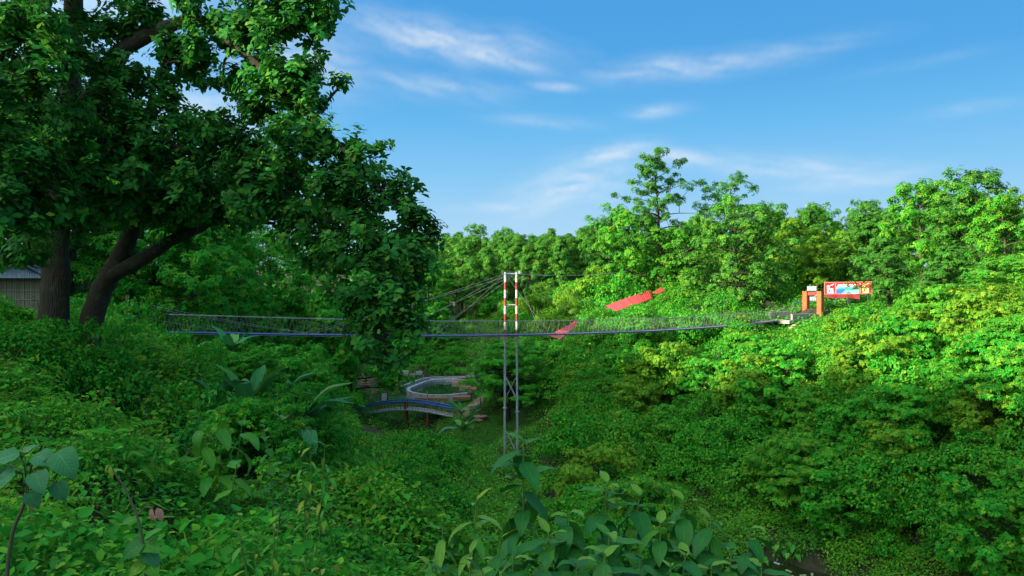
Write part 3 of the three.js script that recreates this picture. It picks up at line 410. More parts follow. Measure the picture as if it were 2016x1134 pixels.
// ---------------------------------------------------------------- ground cover: nobody could count these leaves
function clumpGeo(seed, n, rad, L, W, pal, o = {}) {
  const R = rng(seed), G = new Geo();
  for (let k = 0; k < n; k++) { const q = R() * 6.28, r = rad * Math.sqrt(R()), y = (o.tall ?? 0.5) * rad * R() * (1 - r / rad * 0.5), out = V(Math.cos(q), 0, Math.sin(q)), d = out.clone().multiplyScalar(rand(R, 0.4, 1)).add(V(rand(R, -0.5, 0.5), rand(R, -0.5, 0.5) + (o.rise ?? 0), rand(R, -0.5, 0.5))).normalize(), k2 = rand(R, 0.6, 1.25); leaf(G, V(out.x * r, y, out.z * r), d, V(rand(R, -0.5, 0.5), 1, rand(R, -0.5, 0.5)), L * k2, W * k2, pick(R, pal), { droop: rand(R, 0, 0.5), ...o }); }
  return G.build();
}
function frondGeo(seed, n, len, pal) { // arching compound leaves
  const R = rng(seed), G = new Geo();
  for (let k = 0; k < n; k++) { const q = k / n * 6.28 + R(), l = len * rand(R, 0.7, 1.15), c = pick(R, pal); for (let j = 1; j < 13; j++) { const t = j / 12, p = V(Math.cos(q) * l * t, l * (0.75 * t - 0.55 * t * t), Math.sin(q) * l * t), tang = V(Math.cos(q), 0.75 - 1.1 * t, Math.sin(q)).normalize(), side = V(-Math.sin(q), 0, Math.cos(q)); for (const s of [-1, 1]) leaf(G, p, side.clone().multiplyScalar(s).addScaledVector(tang, 0.5).add(V(0, -0.15, 0)), V(0, 1, 0), l * 0.24 * Math.sin(Math.PI * (0.15 + 0.75 * t)) + 0.02, l * 0.075, c, { segs: 2, shape: SHAPES.lance, droop: 0.3 }); } }
  return G.build();
}
function grassGeo(seed, n, h, pal) { const R = rng(seed), G = new Geo(); for (let k = 0; k < n; k++) { const q = R() * 6.28, r = 0.14 * R(); leaf(G, V(Math.cos(q) * r, -0.02, Math.sin(q) * r), V(Math.cos(q) * 0.5, 1, Math.sin(q) * 0.5), V(Math.cos(q), 0.4, Math.sin(q)).negate(), h * rand(R, 0.5, 1.2), h * 0.09, pick(R, pal), { segs: 2, shape: SHAPES.strap, droop: rand(R, 0.2, 0.9) }); } return G.build(); }
const slopeN = (x, z, e = 0.5) => V(groundY(x - e, z) - groundY(x + e, z), 2 * e, groundY(x, z - e) - groundY(x, z + e)).normalize();
function cover(name, label, geo, spots, mat = LEAF) {
  const m = new THREE.InstancedMesh(geo, mat, spots.length), q = new THREE.Quaternion(), q2 = new THREE.Quaternion(), M4 = new THREE.Matrix4(), c = new THREE.Color();
  spots.forEach(([x, y, z, s, turn, tint, n], i) => { q.setFromUnitVectors(V(0, 1, 0), n); q2.setFromAxisAngle(V(0, 1, 0), turn); q.multiply(q2); m.setMatrixAt(i, M4.compose(V(x, y, z), q, V(s, s, s))); m.setColorAt(i, c.setRGB(...tint)); });
  m.name = numbered(name); m.castShadow = m.receiveShadow = true; m.userData = { label, category: 'undergrowth', kind: 'stuff' }; scene.add(m); return m;
}
{
  const R = rng(808), tintAt = (x, z) => { const a = N(x * 0.45, 5, z * 0.45), b = N(x * 1.3, 9, z * 1.3); return [1 + 0.5 * a + 0.35 * b, 1 + 0.22 * b + 0.1 * a, 1 - 0.2 * a + 0.2 * b].map((v, i) => clamp(v * rand(R, 0.85, 1.15), 0.5, i ? 1.4 : 1.25)); };
  const field = (n, d0, d1, p0, p1, lift, size, ok = () => true) => { const out = []; let tries = 0; while (out.length < n && tries++ < n * 6) { const d = Math.sqrt(lerp(d0 * d0, d1 * d1, R())), x = at(rand(R, p0, p1), d), z = -d; if (R() < open(x, z) || RBF(x, z) < -13.45 || Math.hypot(x + 28.2, z + 43.5) < 3.2 || !ok(x, z) || N(x * 0.9 + 3, 4.4, z * 0.9) + 0.5 * N(x * 2.3, 1.1, z * 2.3) < (d < 15 ? -0.62 : -0.26)) continue; const nn = slopeN(x, z).add(V(rand(R, -0.4, 0.4), 0.5, rand(R, -0.4, 0.4))).normalize(), l = rand(R, lift[0], lift[1]) * (0.35 + hummock(x, z)); if (d > 12 && d < 57 && blocksAt(x, z, l + 0.4, groundY(x, z))) continue; out.push([x, groundY(x, z) + l, z, rand(R, size[0], size[1]), R() * 6.28, tintAt(x, z), nn]); } return out; };
  const shadeSide = (x, z) => x < 4 || groundY(x, z) < -5;
  cover('undergrowth', 'low ovate-leaved undergrowth covering the near bank', clumpGeo(1, 12, 0.24, 0.075, 0.045, PAL.light, { segs: 3 }), field(9000, 4.2, 16, -120, 1500, [0, 0.35], [0.7, 1.35]));
  cover('creeper_undergrowth', 'heart-leaved creepers tangled over the near bank', clumpGeo(2, 9, 0.26, 0.1, 0.085, PAL.light, { segs: 3, shape: SHAPES.heart }), field(4200, 5, 20, -120, 1500, [0.05, 0.45], [0.6, 1.25]));
  cover('fern_undergrowth', 'feathery compound-leaved plants on the near bank', frondGeo(3, 5, 0.5, PAL.light), field(420, 6, 26, -100, 1300, [0.1, 0.5], [0.5, 1.25]));
  cover('weed_undergrowth', 'narrow-leaved weeds on the near bank', clumpGeo(4, 12, 0.22, 0.13, 0.03, PAL.light, { segs: 2, shape: SHAPES.lance, rise: 0.5 }), field(1500, 5, 22, -120, 1500, [0.05, 0.5], [0.5, 1.1]));
  cover('bank_undergrowth', 'leafy undergrowth on the banks between the bushes', clumpGeo(5, 16, 0.45, 0.13, 0.085, PAL.light, { tall: 0.8 }), field(24000, 13, 46, -80, 2140, [0, 0.5], [0.7, 1.4]));
  cover('bank_undergrowth', 'dark leafy undergrowth on the shaded banks', clumpGeo(6, 16, 0.45, 0.12, 0.075, PAL.light, { tall: 0.8 }), field(15000, 13, 62, -80, 2140, [0, 0.45], [0.7, 1.4], shadeSide));
  cover('slope_undergrowth', 'yellow-green creepers over the sunny bank and plateau edge', clumpGeo(7, 18, 0.55, 0.16, 0.12, PAL.light, { tall: 0.7, shape: SHAPES.heart }), field(12000, 26, 72, 1300, 2140, [0, 0.5], [0.6, 1.2], (x, z) => groundY(x, z) > -6.5 && x > 17 && Math.hypot(x - 27.4, z + 68) > 2.6));
  cover('hill_undergrowth', 'leafy cover over the valley sides and the knoll', clumpGeo(8, 20, 0.8, 0.22, 0.14, PAL.light, { tall: 0.8 }), field(22000, 50, 122, -60, 2140, [0, 0.6], [0.6, 1.3], (x, z) => Math.hypot(x - 27.4, z + 68) > 2.6 && groundY(x, z) > -6.5 && x > 2));
  cover('valley_undergrowth', 'low green growth over the valley floor and the bank behind the pool', clumpGeo(18, 20, 0.6, 0.17, 0.11, PAL.light, { tall: 0.7 }), field(26000, 44, 122, -60, 1500, [0, 0.4], [0.6, 1.2], (x, z) => (groundY(x, z) <= -6.5 || x <= 2) && !(Math.hypot(x, 0) < 16 && -z < 57 && blocksAt(x, z, 0.7, groundY(x, z)))));
  { const G = new Geo(), r = rng(12); for (let k = 0; k < 7; k++) { const q = r() * 6.28, l = rand(r, 0.3, 0.9); tube(G, curve([V(0.1 * Math.cos(q), 0, 0.1 * Math.sin(q)), V(0.25 * Math.cos(q), l * 0.7, 0.25 * Math.sin(q)), V(0.5 * Math.cos(q + 0.4), l * rand(r, 0.5, 1.1), 0.5 * Math.sin(q + 0.4))], 5), 0.0035, 3); } cover('dry_stems', 'dry bare stems and vine runners poking from the undergrowth', G.build(), field(900, 12, 60, -80, 2140, [0.1, 0.6], [0.6, 1.4]), M.wood); }
  cover('dead_leaves', 'scattered yellowed and brown leaves caught in the undergrowth', clumpGeo(14, 5, 0.3, 0.1, 0.07, [[0.3, 0.2, 0.05], [0.35, 0.3, 0.05], [0.25, 0.12, 0.05]], { segs: 2 }), field(900, 5, 50, -80, 2140, [0.1, 0.6], [0.6, 1.2]));
  // grass of the valley lawn
  const g = []; let tries = 0; while (g.length < 9000 && tries++ < 90000) { const x = rand(R, -16, 3), z = rand(R, -80, -54); if (R() > 1 - smooth(0.9, 1.25, lawn(x, z)) || pathDist(x, z) < 1.1 || inPool(x, z, 1.15)) continue; g.push([x, groundY(x, z), z, rand(R, 0.7, 1.5), R() * 6.28, tintAt(x, z), V(0, 1, 0)]); }
  cover('grass', 'short bright grass on the valley floor by the footbridge', grassGeo(9, 12, 0.2, PAL.light), g, LEAFMATT);
  cover('tall_grass', 'long grass blades among the near undergrowth', grassGeo(10, 9, 0.55, PAL.light), field(700, 5, 20, -120, 1500, [0, 0.2], [0.6, 1.2]), LEAFMATT);
}
console.log('undergrowth');

// ---------------------------------------------------------------- the big shade tree on the near bank
const P3 = (px, py, d) => V((px - 1008) / FPX * d, (567 - py) / FPX * d, -d);
{
  const tree = thing('shade_tree', 'huge dark shade tree with leaning second stem on the near bank', 'tree');
  const skel = [], R = rng(1234);
  const limb = (name, pts, r0, r1, sides = 9, n = 0) => {
    const c = curve(pts.map((p) => P3(...p)), n || pts.length * 4), jit = c.map((p, i) => p.clone().add(V(0.06 * N(i * 0.5, r0 * 50, 1), 0.04 * N(i * 0.5, 4, r0 * 50), 0.06 * N(i * 0.5, 9, 2))));
    const G = new Geo(); tube(G, jit, jit.map((_, i) => lerp(r0, r1, Math.pow(i / (jit.length - 1), 0.8)) * (1 + 0.08 * N(i * 0.7, 3, r0 * 9))), sides); jit.forEach((p) => skel.push(p)); return part(tree, name, G.build(), BARK);
  };
  limb('trunk', [[106, 690, 20], [107, 600, 20], [110, 500, 20], [116, 380, 20], [130, 260, 20], [142, 120, 20], [146, -40, 20], [156, -260, 20]], 0.41, 0.2, 12);
  limb('trunk', [[170, 690, 20.6], [186, 610, 20.5], [215, 545, 20.3], [246, 490, 20], [264, 440, 19.6], [285, 405, 19.3], [340, 394, 19], [430, 388, 18.5], [520, 402, 18], [600, 418, 17.4], [690, 440, 16.6], [770, 480, 16]], 0.34, 0.05, 12);
  limb('limb', [[222, 540, 20.2], [280, 510, 19.9], [340, 472, 19.5], [390, 452, 19], [440, 425, 18.5], [540, 440, 17.6]], 0.24, 0.04);
  limb('limb', [[134, 250, 20], [180, 190, 19.6], [238, 103, 19.2], [300, 66, 18.8], [370, 40, 18.5], [412, 44, 18.3], [445, 74, 18], [520, 140, 17.6], [600, 220, 17.2], [690, 310, 16.6], [780, 400, 16]], 0.26, 0.03);
  limb('limb', [[136, 258, 20], [205, 226, 19.4], [265, 242, 18.8], [350, 290, 18.4], [480, 330, 18], [610, 352, 17.2], [720, 390, 16.4]], 0.15, 0.03);
  limb('limb', [[680, 437, 16.7], [725, 500, 16], [750, 590, 15.4], [756, 660, 15.1], [764, 715, 15]], 0.06, 0.015, 6);
  limb('limb', [[143, 110, 20], [100, 60, 18.5], [50, 70, 17], [0, 120, 15.5]], 0.14, 0.03, 7);
  limb('limb', [[118, 350, 20], [70, 310, 18], [30, 340, 16], [0, 400, 14.6]], 0.14, 0.03, 7);
  limb('limb', [[440, 70, 18], [500, 30, 17.6], [570, 10, 17.3], [640, 20, 17]], 0.08, 0.02, 6);
  limb('limb', [[146, -40, 20], [230, -90, 19], [380, -100, 18], [560, -60, 17]], 0.16, 0.03, 7);
  limb('limb', [[264, 440, 19.6], [300, 330, 19], [290, 220, 18.5], [320, 130, 18.2]], 0.12, 0.03, 7);
  const blobs = [[620, 18, 17, 0.75], [560, 60, 17.2, 0.9], [575, 125, 17, 0.75], [600, 165, 17, 0.55], [560, 200, 17.6, 0.9], [600, 250, 17, 0.85], [676, 165, 17, 0.22], [650, 300, 17, 0.8], [710, 330, 16.6, 0.75], [765, 395, 16.2, 0.65], [815, 450, 16, 0.5], [845, 470, 15.9, 0.28], [700, 420, 16.6, 0.9], [640, 375, 17, 0.9], [565, 320, 17.8, 1], [500, 290, 18, 0.95], [485, 105, 18, 0.75], [430, 55, 18.2, 0.7], [352, 110, 18.6, 0.6], [300, 160, 18.4, 0.8], [510, 25, 17.8, 0.85], [440, 335, 18.2, 1.05], [365, 320, 18.4, 1.1], [285, 285, 17.6, 1.05], [205, 330, 17.4, 1.1], [115, 300, 16.4, 1.1], [60, 220, 15.4, 1.1], [40, 110, 15.6, 1.0], [125, 120, 17.4, 0.9], [185, 215, 17.4, 0.9], [245, 215, 18, 0.75], [35, 360, 15, 1.0], [120, 410, 16.4, 0.85], [230, 385, 17.6, 0.9], [330, 395, 18.4, 0.9], [425, 400, 18.3, 1], [520, 395, 18, 0.9], [590, 425, 17.4, 0.8], [640, 475, 16.8, 0.6], [700, 500, 16.2, 0.8], [765, 500, 15.8, 0.8], [805, 525, 15.6, 0.65], [740, 570, 15.3, 0.75], [700, 590, 15.2, 0.5], [785, 600, 15.2, 0.6], [750, 645, 15, 0.6], [795, 655, 15, 0.4], [715, 680, 15, 0.32], [765, 705, 15, 0.34], [610, 515, 17, 0.35], [0, 430, 14.4, 0.8], [15, 30, 16, 1], [200, 60, 19, 0.55], [100, 40, 18.2, 0.8], [400, 140, 18.4, 0.5], [440, 160, 18.2, 0.4], [340, 240, 18.6, 0.7], [425, 255, 18.2, 0.55], [520, 215, 18, 0.6], [-60, 200, 15.5, 1.2], [-50, 330, 14.6, 1.1], [560, -60, 17, 1.1], [380, -90, 18, 1.2], [200, -80, 19, 1.2], [40, -60, 18, 1.2], [300, 20, 18.9, 0.35], [160, 430, 20.5, 0.7], [60, 460, 20, 0.6], [350, 440, 19.5, 0.55], [280, 350, 20.5, 1.1], [120, 210, 21, 1.1], [420, 300, 20.5, 1.1], [560, 400, 19, 0.9], [262, 62, 19, 0.38], [330, 80, 18.2, 0.35], [395, 95, 18, 0.5], [235, 140, 18.6, 0.5], [280, 25, 18.6, 0.42], [185, 130, 18.8, 0.6], [370, 10, 18, 0.55], [470, 60, 17.6, 0.6], [60, 500, 17.5, 0.5], [150, 330, 18.4, 0.9], [250, 330, 19.4, 0.9], [480, 390, 17.4, 0.8], [390, 370, 17.6, 0.8]];
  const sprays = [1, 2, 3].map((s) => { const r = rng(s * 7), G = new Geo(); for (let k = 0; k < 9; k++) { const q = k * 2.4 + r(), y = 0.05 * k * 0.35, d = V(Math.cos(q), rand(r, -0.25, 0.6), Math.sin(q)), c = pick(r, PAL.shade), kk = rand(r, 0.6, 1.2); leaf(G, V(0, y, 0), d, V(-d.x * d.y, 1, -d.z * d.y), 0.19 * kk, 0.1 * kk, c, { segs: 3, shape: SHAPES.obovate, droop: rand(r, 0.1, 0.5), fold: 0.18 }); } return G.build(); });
  const spots = [[], [], []], Tw = new Geo();
  for (const [px, py, d, r] of blobs) {
    const c = P3(px, py, d); let best = skel[0], bd = 1e9; for (const s of skel) { const q = s.distanceToSquared(c); if (q < bd) { bd = q; best = s; } }
    const mid = best.clone().lerp(c, 0.5).add(V(rand(R, -0.2, 0.2), 0.15, rand(R, -0.2, 0.2))); if (bd > 0.05) tube(Tw, curve([best, mid, c], 6), [0.05, 0.045, 0.04, 0.034, 0.03, 0.026, 0.02], 5);
    const ends = []; for (let k = 0; k < 9; k++) { const u = unit(R), e = c.clone().add(V(u.x * r * 0.95, u.y * r * 0.8, u.z * r * 1.1)); tube(Tw, [c.clone(), c.clone().lerp(e, 0.5).add(V(0, 0.05 * r, 0)), e], [0.02, 0.013, 0.006], 4); ends.push(e); }
    const n = Math.round(135 * r * r + (r < 0.36 ? 4 : 20));
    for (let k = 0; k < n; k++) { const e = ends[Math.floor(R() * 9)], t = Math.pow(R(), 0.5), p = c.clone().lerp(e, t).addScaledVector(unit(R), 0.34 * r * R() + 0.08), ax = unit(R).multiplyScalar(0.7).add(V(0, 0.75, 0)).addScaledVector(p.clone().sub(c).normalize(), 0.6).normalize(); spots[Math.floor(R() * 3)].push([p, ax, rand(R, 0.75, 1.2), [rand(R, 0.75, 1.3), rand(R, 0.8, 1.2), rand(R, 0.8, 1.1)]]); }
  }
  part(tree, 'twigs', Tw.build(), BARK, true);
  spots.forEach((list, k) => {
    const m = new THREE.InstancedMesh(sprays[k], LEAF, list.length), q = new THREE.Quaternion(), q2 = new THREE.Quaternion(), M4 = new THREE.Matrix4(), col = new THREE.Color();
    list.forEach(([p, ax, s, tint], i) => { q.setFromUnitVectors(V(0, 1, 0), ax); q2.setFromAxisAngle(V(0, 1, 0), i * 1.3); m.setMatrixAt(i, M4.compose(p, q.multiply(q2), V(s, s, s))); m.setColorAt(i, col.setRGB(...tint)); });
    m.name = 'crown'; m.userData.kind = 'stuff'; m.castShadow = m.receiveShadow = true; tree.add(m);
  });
}
console.log('shade tree');

// ---------------------------------------------------------------- suspension bridge, mast and stays
const deckPts = [[0, -2.35], [0.141, -2.72], [0.297, -3.06], [0.4, -3.19], [0.55, -3.3], [0.675, -3.3], [0.84, -3.1], [1, -2.62]].map(([t, y]) => V(lerp(-18.4, 26.1, t), y, -lerp(40, 68, t)));
const deckCurve = new THREE.CatmullRomCurve3(deckPts, false, 'centripetal'), along = V(44.5, 0, -28).normalize(), across = V(-along.z, 0, along.x);   // across points to the viewer's side... away from -z
const onDeck = (px) => { const k = (px - 1008) / FPX; let lo = 0, hi = 1; for (let i = 0; i < 40; i++) { const m = (lo + hi) / 2, p = deckCurve.getPoint(m); (p.x / -p.z < k ? (lo = m) : (hi = m)); } return deckCurve.getPoint(lo); };
const mastTop = [];
{
  const b = thing('suspension_bridge', 'long narrow suspension footbridge with blue edge pipes and wire mesh sides', 'bridge');
  const pts = deckCurve.getPoints(120), off = (p, s, y) => V(p.x + across.x * s, p.y + y, p.z + across.z * s);
  { const G = new Geo(); for (let k = 0; k < 120; k++) { const a = pts[k].clone().lerp(pts[k + 1], 0.04), c = pts[k].clone().lerp(pts[k + 1], 0.96), n = G.p.length / 3; for (const [p, s, y] of [[a, -0.55, 0], [a, 0.55, 0], [c, 0.55, 0], [c, -0.55, 0], [a, -0.55, -0.05], [a, 0.55, -0.05], [c, 0.55, -0.05], [c, -0.55, -0.05]]) { const q = off(p, s, y); G.vert(q.x, q.y, q.z, 0, y ? -1 : 1, 0, null, q.x, q.z); } G.i.push(n, n + 1, n + 2, n, n + 2, n + 3, n + 4, n + 6, n + 5, n + 4, n + 7, n + 6, n, n + 4, n + 5, n, n + 5, n + 1, n + 1, n + 5, n + 6, n + 1, n + 6, n + 2, n + 2, n + 6, n + 7, n + 2, n + 7, n + 3, n + 3, n + 7, n + 4, n + 3, n + 4, n); } part(b, 'deck_boards', G.build(), M.plank, true); }
  for (const s of [-0.62, 0.62]) {
    part(b, 'edge_pipe', tubeGeo(pts.map((p) => off(p, s, 0.0)), 0.036, 6), M.blue);
    part(b, 'carrying_cable', tubeGeo(pts.map((p) => off(p, s * 0.9, -0.07)), 0.012, 5), M.wire);
    part(b, 'handrail_cable', tubeGeo(pts.map((p) => off(p, s, 0.95)), 0.011, 5), M.wire);
    const G = new Geo(), R = rng(s > 0 ? 3 : 4); for (let k = 0; k < 125; k++) { const a = deckCurve.getPoint(k / 125), c = deckCurve.getPoint((k + rand(R, 0.1, 0.9)) / 125); tube(G, [off(a, s, 0.03), off(c, s, 0.95)], 0.0065, 3); tube(G, [off(c, s, 0.95), off(deckCurve.getPoint((k + 1) / 125), s, 0.03)], 0.0065, 3); }
    
    part(b, 'railing_mesh', G.build(), M.netting, true);
    for (let k = 0; k <= 14; k++) { const p = deckCurve.getPoint(k / 14); part(b, 'post', rod(off(p, s, -0.08), off(p, s, 1.0), 0.02, 5), M.darksteel); }
  }
  for (let k = 1; k < 30; k++) { const p = deckCurve.getPoint(k / 30); part(b, 'cross_beam', rod(off(p, -0.6, -0.07), off(p, 0.6, -0.07), 0.018, 5), M.darksteel); }
  // mast
  const base = P3(1006, 905, 53), m = thing('steel_mast', 'tall two-legged steel mast with red and white bands behind the suspension bridge', 'mast', [base.x, -12.6, -53], 0.25);
  const topAt = 13.58, half = 0.47, lean = 0.06;
  for (const s of [-1, 1]) {
    const X = (y) => s * (half - lean * y / topAt), seg = (y0, y1, r, mat, name, par) => part(par, name, rod(V(X(y0), y0, 0), V(X(y1), y1, 0), r, 10), mat);
    const leg = seg(-0.4, 9.1, 0.085, M.steel, 'leg', m);
    for (let k = 0; k < 8; k++) seg(9.1 + k * 0.56, 9.1 + (k + 1) * 0.56, 0.088, k % 2 ? M.white : M.red, 'painted_band', leg);
    for (const y of [4.0 + s * -0.15, 9.06]) part(leg, 'collar', new THREE.CylinderGeometry(0.16, 0.16, 0.07, 12).translate(X(y), y, 0), M.steel);
    part(leg, 'cap', new THREE.CylinderGeometry(0.05, 0.13, 0.16, 10).translate(X(topAt), topAt + 0.06, 0), M.steel);
    const insul = new Geo(); for (let k = 0; k < 3; k++) tube(insul, [V(X(topAt) + s * 0.1, topAt + 0.02 + 0.07 * k, 0.1), V(X(topAt) + s * 0.24, topAt + 0.08 + 0.07 * k, 0.16)], 0.025, 5); part(m, 'cable_saddle', insul.build(), M.wire);
    mastTop.push(V(base.x + X(topAt) * Math.cos(0.25), -12.6 + topAt + 0.05, -53 - X(topAt) * Math.sin(0.25)));
  }
  part(m, 'cross_bar', rod(V(-0.62, topAt + 0.02, 0.0), V(0.56, topAt + 0.02, 0.0), 0.06, 8), M.steel); part(m, 'cross_bar', rod(V(-0.43, 11.4, 0), V(0.43, 11.4, 0), 0.055, 8), M.white);
  for (const [y0, y1] of [[6.4, 4.7], [2.6, 0.9]]) { part(m, 'brace', rod(V(-0.44, y0, 0.02), V(0.44, y1, 0.02), 0.055, 8), M.steel); part(m, 'thin_brace', rod(V(-0.44, y1, -0.06), V(0.44, y0, -0.06), 0.02, 6), M.bamboo); }
  part(m, 'footing', new THREE.CylinderGeometry(0.7, 0.8, 0.5, 12).translate(0, -0.1, 0), M.concrete);
  // stays: pairs of thin cables from the mast head and from the near bank down to the deck edge
  const stay = (a, c, sag) => { const q = []; for (let k = 0; k <= 10; k++) { const t = k / 10, p = a.clone().lerp(c, t); p.y -= sag * 4 * t * (1 - t); q.push(p); } part(b, 'stay_cable', tubeGeo(q, 0.0055, 5), M.wire); };
  for (const px of [600, 758, 846]) for (const [s, j] of [[-0.62, 1], [0.62, 0]]) stay(mastTop[j], off(onDeck(px), s, 0.02), 0.12);
  for (const px of [1075, 1190, 1330]) for (const [s, j] of [[-0.62, 1], [0.62, 0]]) stay(mastTop[j], off(onDeck(px), s, 0.02), 0.12);
  const bank = P3(250, 596, 38.5); for (const [px, dy] of [[482, -0.55], [612, 0], [624, 0.12]]) stay(V(bank.x, bank.y + dy, bank.z), off(onDeck(px), 0.62, 0.02), 0.1);
  for (const j of [0, 1]) { const q = [], a = mastTop[j], c = V(11.4 + j * 0.4, 1.7, -76); for (let k = 0; k <= 14; k++) { const t = k / 14, p = a.clone().lerp(c, t); p.y -= 0.7 * 4 * t * (1 - t) * 0.4; q.push(p); } const w = new THREE.Mesh(tubeGeo(q, 0.012, 4), M.wire); w.name = numbered('anchor_cable'); w.castShadow = true; tag(w, 'thin anchor cable from the mast head to the vine-covered knoll', 'cable', 'anchor cables of the mast'); scene.add(w); }
  const ap = thing('anchor_post', 'wooden cable anchor post among bushes on the near bank', 'post', [bank.x, groundY(bank.x, bank.z) - 0.3, bank.z]); const ph = bank.y + 0.4 - ap.position.y; part(ap, 'shaft', rod(V(0, 0, 0), V(0.03, ph, 0), 0.09, 8), M.wood); part(ap, 'shackle', new THREE.TorusGeometry(0.12, 0.02, 6, 14).rotateX(Math.PI / 2).translate(0.03, ph - 0.35, 0), M.darksteel);
}
{ // far landing: parapet, boulders, gate, banner, fence
  const a = thing('bridge_abutment', 'low grey concrete parapet wall at the gate end of the suspension bridge', 'wall', [24.6, -2.75, -66.4], Math.atan2(28, 44.5));
  part(a, 'parapet', boxGeo(2.7, 0.5, 0.22, 0, 0.25, 1.2), M.concrete); part(a, 'parapet', boxGeo(2.7, 0.62, 0.22, 0, 0.31, -1.1), M.concrete); part(a, 'slab', boxGeo(3.4, 0.3, 2.1, 0.2, -0.2, 0.05), M.concrete); part(a, 'pier', boxGeo(0.5, 3.2, 2.0, 0.3, -1.8, 0.05), M.concrete);
  const R = rng(55); for (let k = 0; k < 7; k++) { const g = new THREE.DodecahedronGeometry(rand(R, 0.14, 0.28), 1), p = g.attributes.position; for (let i = 0; i < p.count; i++) { const q = 1 + 0.25 * N(p.getX(i) * 5, p.getY(i) * 5, k); p.setXYZ(i, p.getX(i) * q * 1.2, p.getY(i) * q * 0.8, p.getZ(i) * q); } g.computeVertexNormals(); const s = new THREE.Mesh(g, paint(0.58, 0.5, 0.4, { roughness: 0.9 })); s.name = numbered('stone'); const x = 24.1 + k * 0.28, z = -64.95 + rand(R, -0.25, 0.25); s.position.set(x, groundY(x, z) + 0.35, z); s.castShadow = s.receiveShadow = true; tag(s, 'pale stone heaped against the concrete bridge parapet', 'stone', 'stones at the bridge end'); scene.add(s); }
  const gate = thing('orange_gate', 'orange gateway of two pillars and a lettered lintel at the bridge end', 'gate', [27.3, -2.95, -68], -1.0);
  const H = 2.58; for (const s of [-1, 1]) { const p = part(gate, 'pillar', boxGeo(0.46, H, 0.46, s * 0.74, H / 2, 0), M.orange); part(p, 'cap', boxGeo(0.5, 0.07, 0.5, s * 0.74, H + 0.03, 0), M.orange); part(p, 'plinth', boxGeo(0.56, 0.4, 0.56, s * 0.74, 0.2, 0), M.orange); }
  const cv = document.createElement('canvas'); cv.width = 256; cv.height = 80; const x2 = cv.getContext('2d'); x2.fillStyle = '#4a1410'; x2.fillRect(0, 0, 256, 80); x2.strokeStyle = '#e03a22'; x2.lineWidth = 8; x2.fillStyle = '#e03a22'; for (let k = 0; k < 6; k++) { const x = 14 + k * 40; x2.fillRect(x, 14, 34, 6); x2.beginPath(); x2.moveTo(x + 26, 16); x2.lineTo(x + 26, 64); x2.stroke(); x2.beginPath(); x2.arc(x + 12, 42 + (k % 2) * 6, 10, 0.4, 5.2 + (k % 3) * 0.4); x2.stroke(); if (k % 3 === 0) { x2.beginPath(); x2.moveTo(x, 22); x2.lineTo(x + 26, 60); x2.stroke(); } }
  const ct = new THREE.CanvasTexture(cv); ct.colorSpace = THREE.SRGBColorSpace;
  part(gate, 'lintel', boxGeo(1.02, 0.34, 0.24, 0, H - 0.16, 0), M.orange); part(gate, 'lettering', new THREE.PlaneGeometry(0.98, 0.3).translate(0, H - 0.17, 0.128), new THREE.MeshStandardMaterial({ map: ct, roughness: 0.7 }));
  const sign = part(gate, 'upper_board', boxGeo(0.98, 0.42, 0.05, -0.15, H + 0.32, 0.0), M.sign); part(sign, 'board_leg', rod(V(-0.5, H - 0.02, 0), V(-0.5, H + 0.2, 0), 0.025), M.darksteel); part(sign, 'board_leg', rod(V(0.2, H - 0.02, 0), V(0.2, H + 0.2, 0), 0.025), M.darksteel);
  const low = part(gate, 'hanging_board', boxGeo(0.66, 0.36, 0.04, 0.0, H - 0.6, 0.05), M.sign); part(low, 'stripe', boxGeo(0.5, 0.035, 0.012, 0, H - 0.6, 0.078, 0, -0.6), M.darksteel); for (const s of [-0.25, 0.25]) part(low, 'chain', rod(V(s, H - 0.42, 0.05), V(s, H - 0.3, 0.05), 0.012), M.darksteel);
  part(gate, 'swung_bar', rod(V(0.1, H - 0.5, 0.1), V(0.52, H - 0.25, 0.2), 0.025), M.white);

  const bc = document.createElement('canvas'); bc.width = 840; bc.height = 250; const c = bc.getContext('2d');
  c.fillStyle = '#b80f1a'; c.fillRect(0, 0, 840, 250); c.strokeStyle = '#e0a8a0'; c.lineWidth = 5; c.strokeRect(4, 4, 832, 242);
  const g = c.createLinearGradient(0, 70, 0, 235); g.addColorStop(0, '#6aa5cf'); g.addColorStop(1, '#7fb4d2'); c.fillStyle = g; c.fillRect(212, 92, 400, 146);
  c.fillStyle = '#2f8f86'; c.beginPath(); c.moveTo(212, 140); c.lineTo(290, 112); c.lineTo(380, 128); c.lineTo(470, 114); c.lineTo(612, 135); c.lineTo(612, 165); c.lineTo(212, 190); c.fill();
  c.fillStyle = '#1d5f9c'; c.beginPath(); c.moveTo(212, 160); c.lineTo(330, 140); c.lineTo(400, 150); c.lineTo(300, 238); c.lineTo(212, 238); c.fill(); c.fillStyle = '#5b9cc6'; c.beginPath(); c.moveTo(392, 140); c.lineTo(410, 140); c.lineTo(360, 238); c.lineTo(300, 238); c.fill(); c.fillStyle = '#1f7a66'; c.beginPath(); c.moveTo(380, 238); c.lineTo(430, 190); c.lineTo(480, 238); c.fill(); c.fillStyle = '#155a3a'; c.fillRect(500, 122, 112, 22);
  c.strokeStyle = '#ffffff'; c.fillStyle = '#ffffff'; c.lineWidth = 8; // headline: characters hung from a bar, as in the photograph
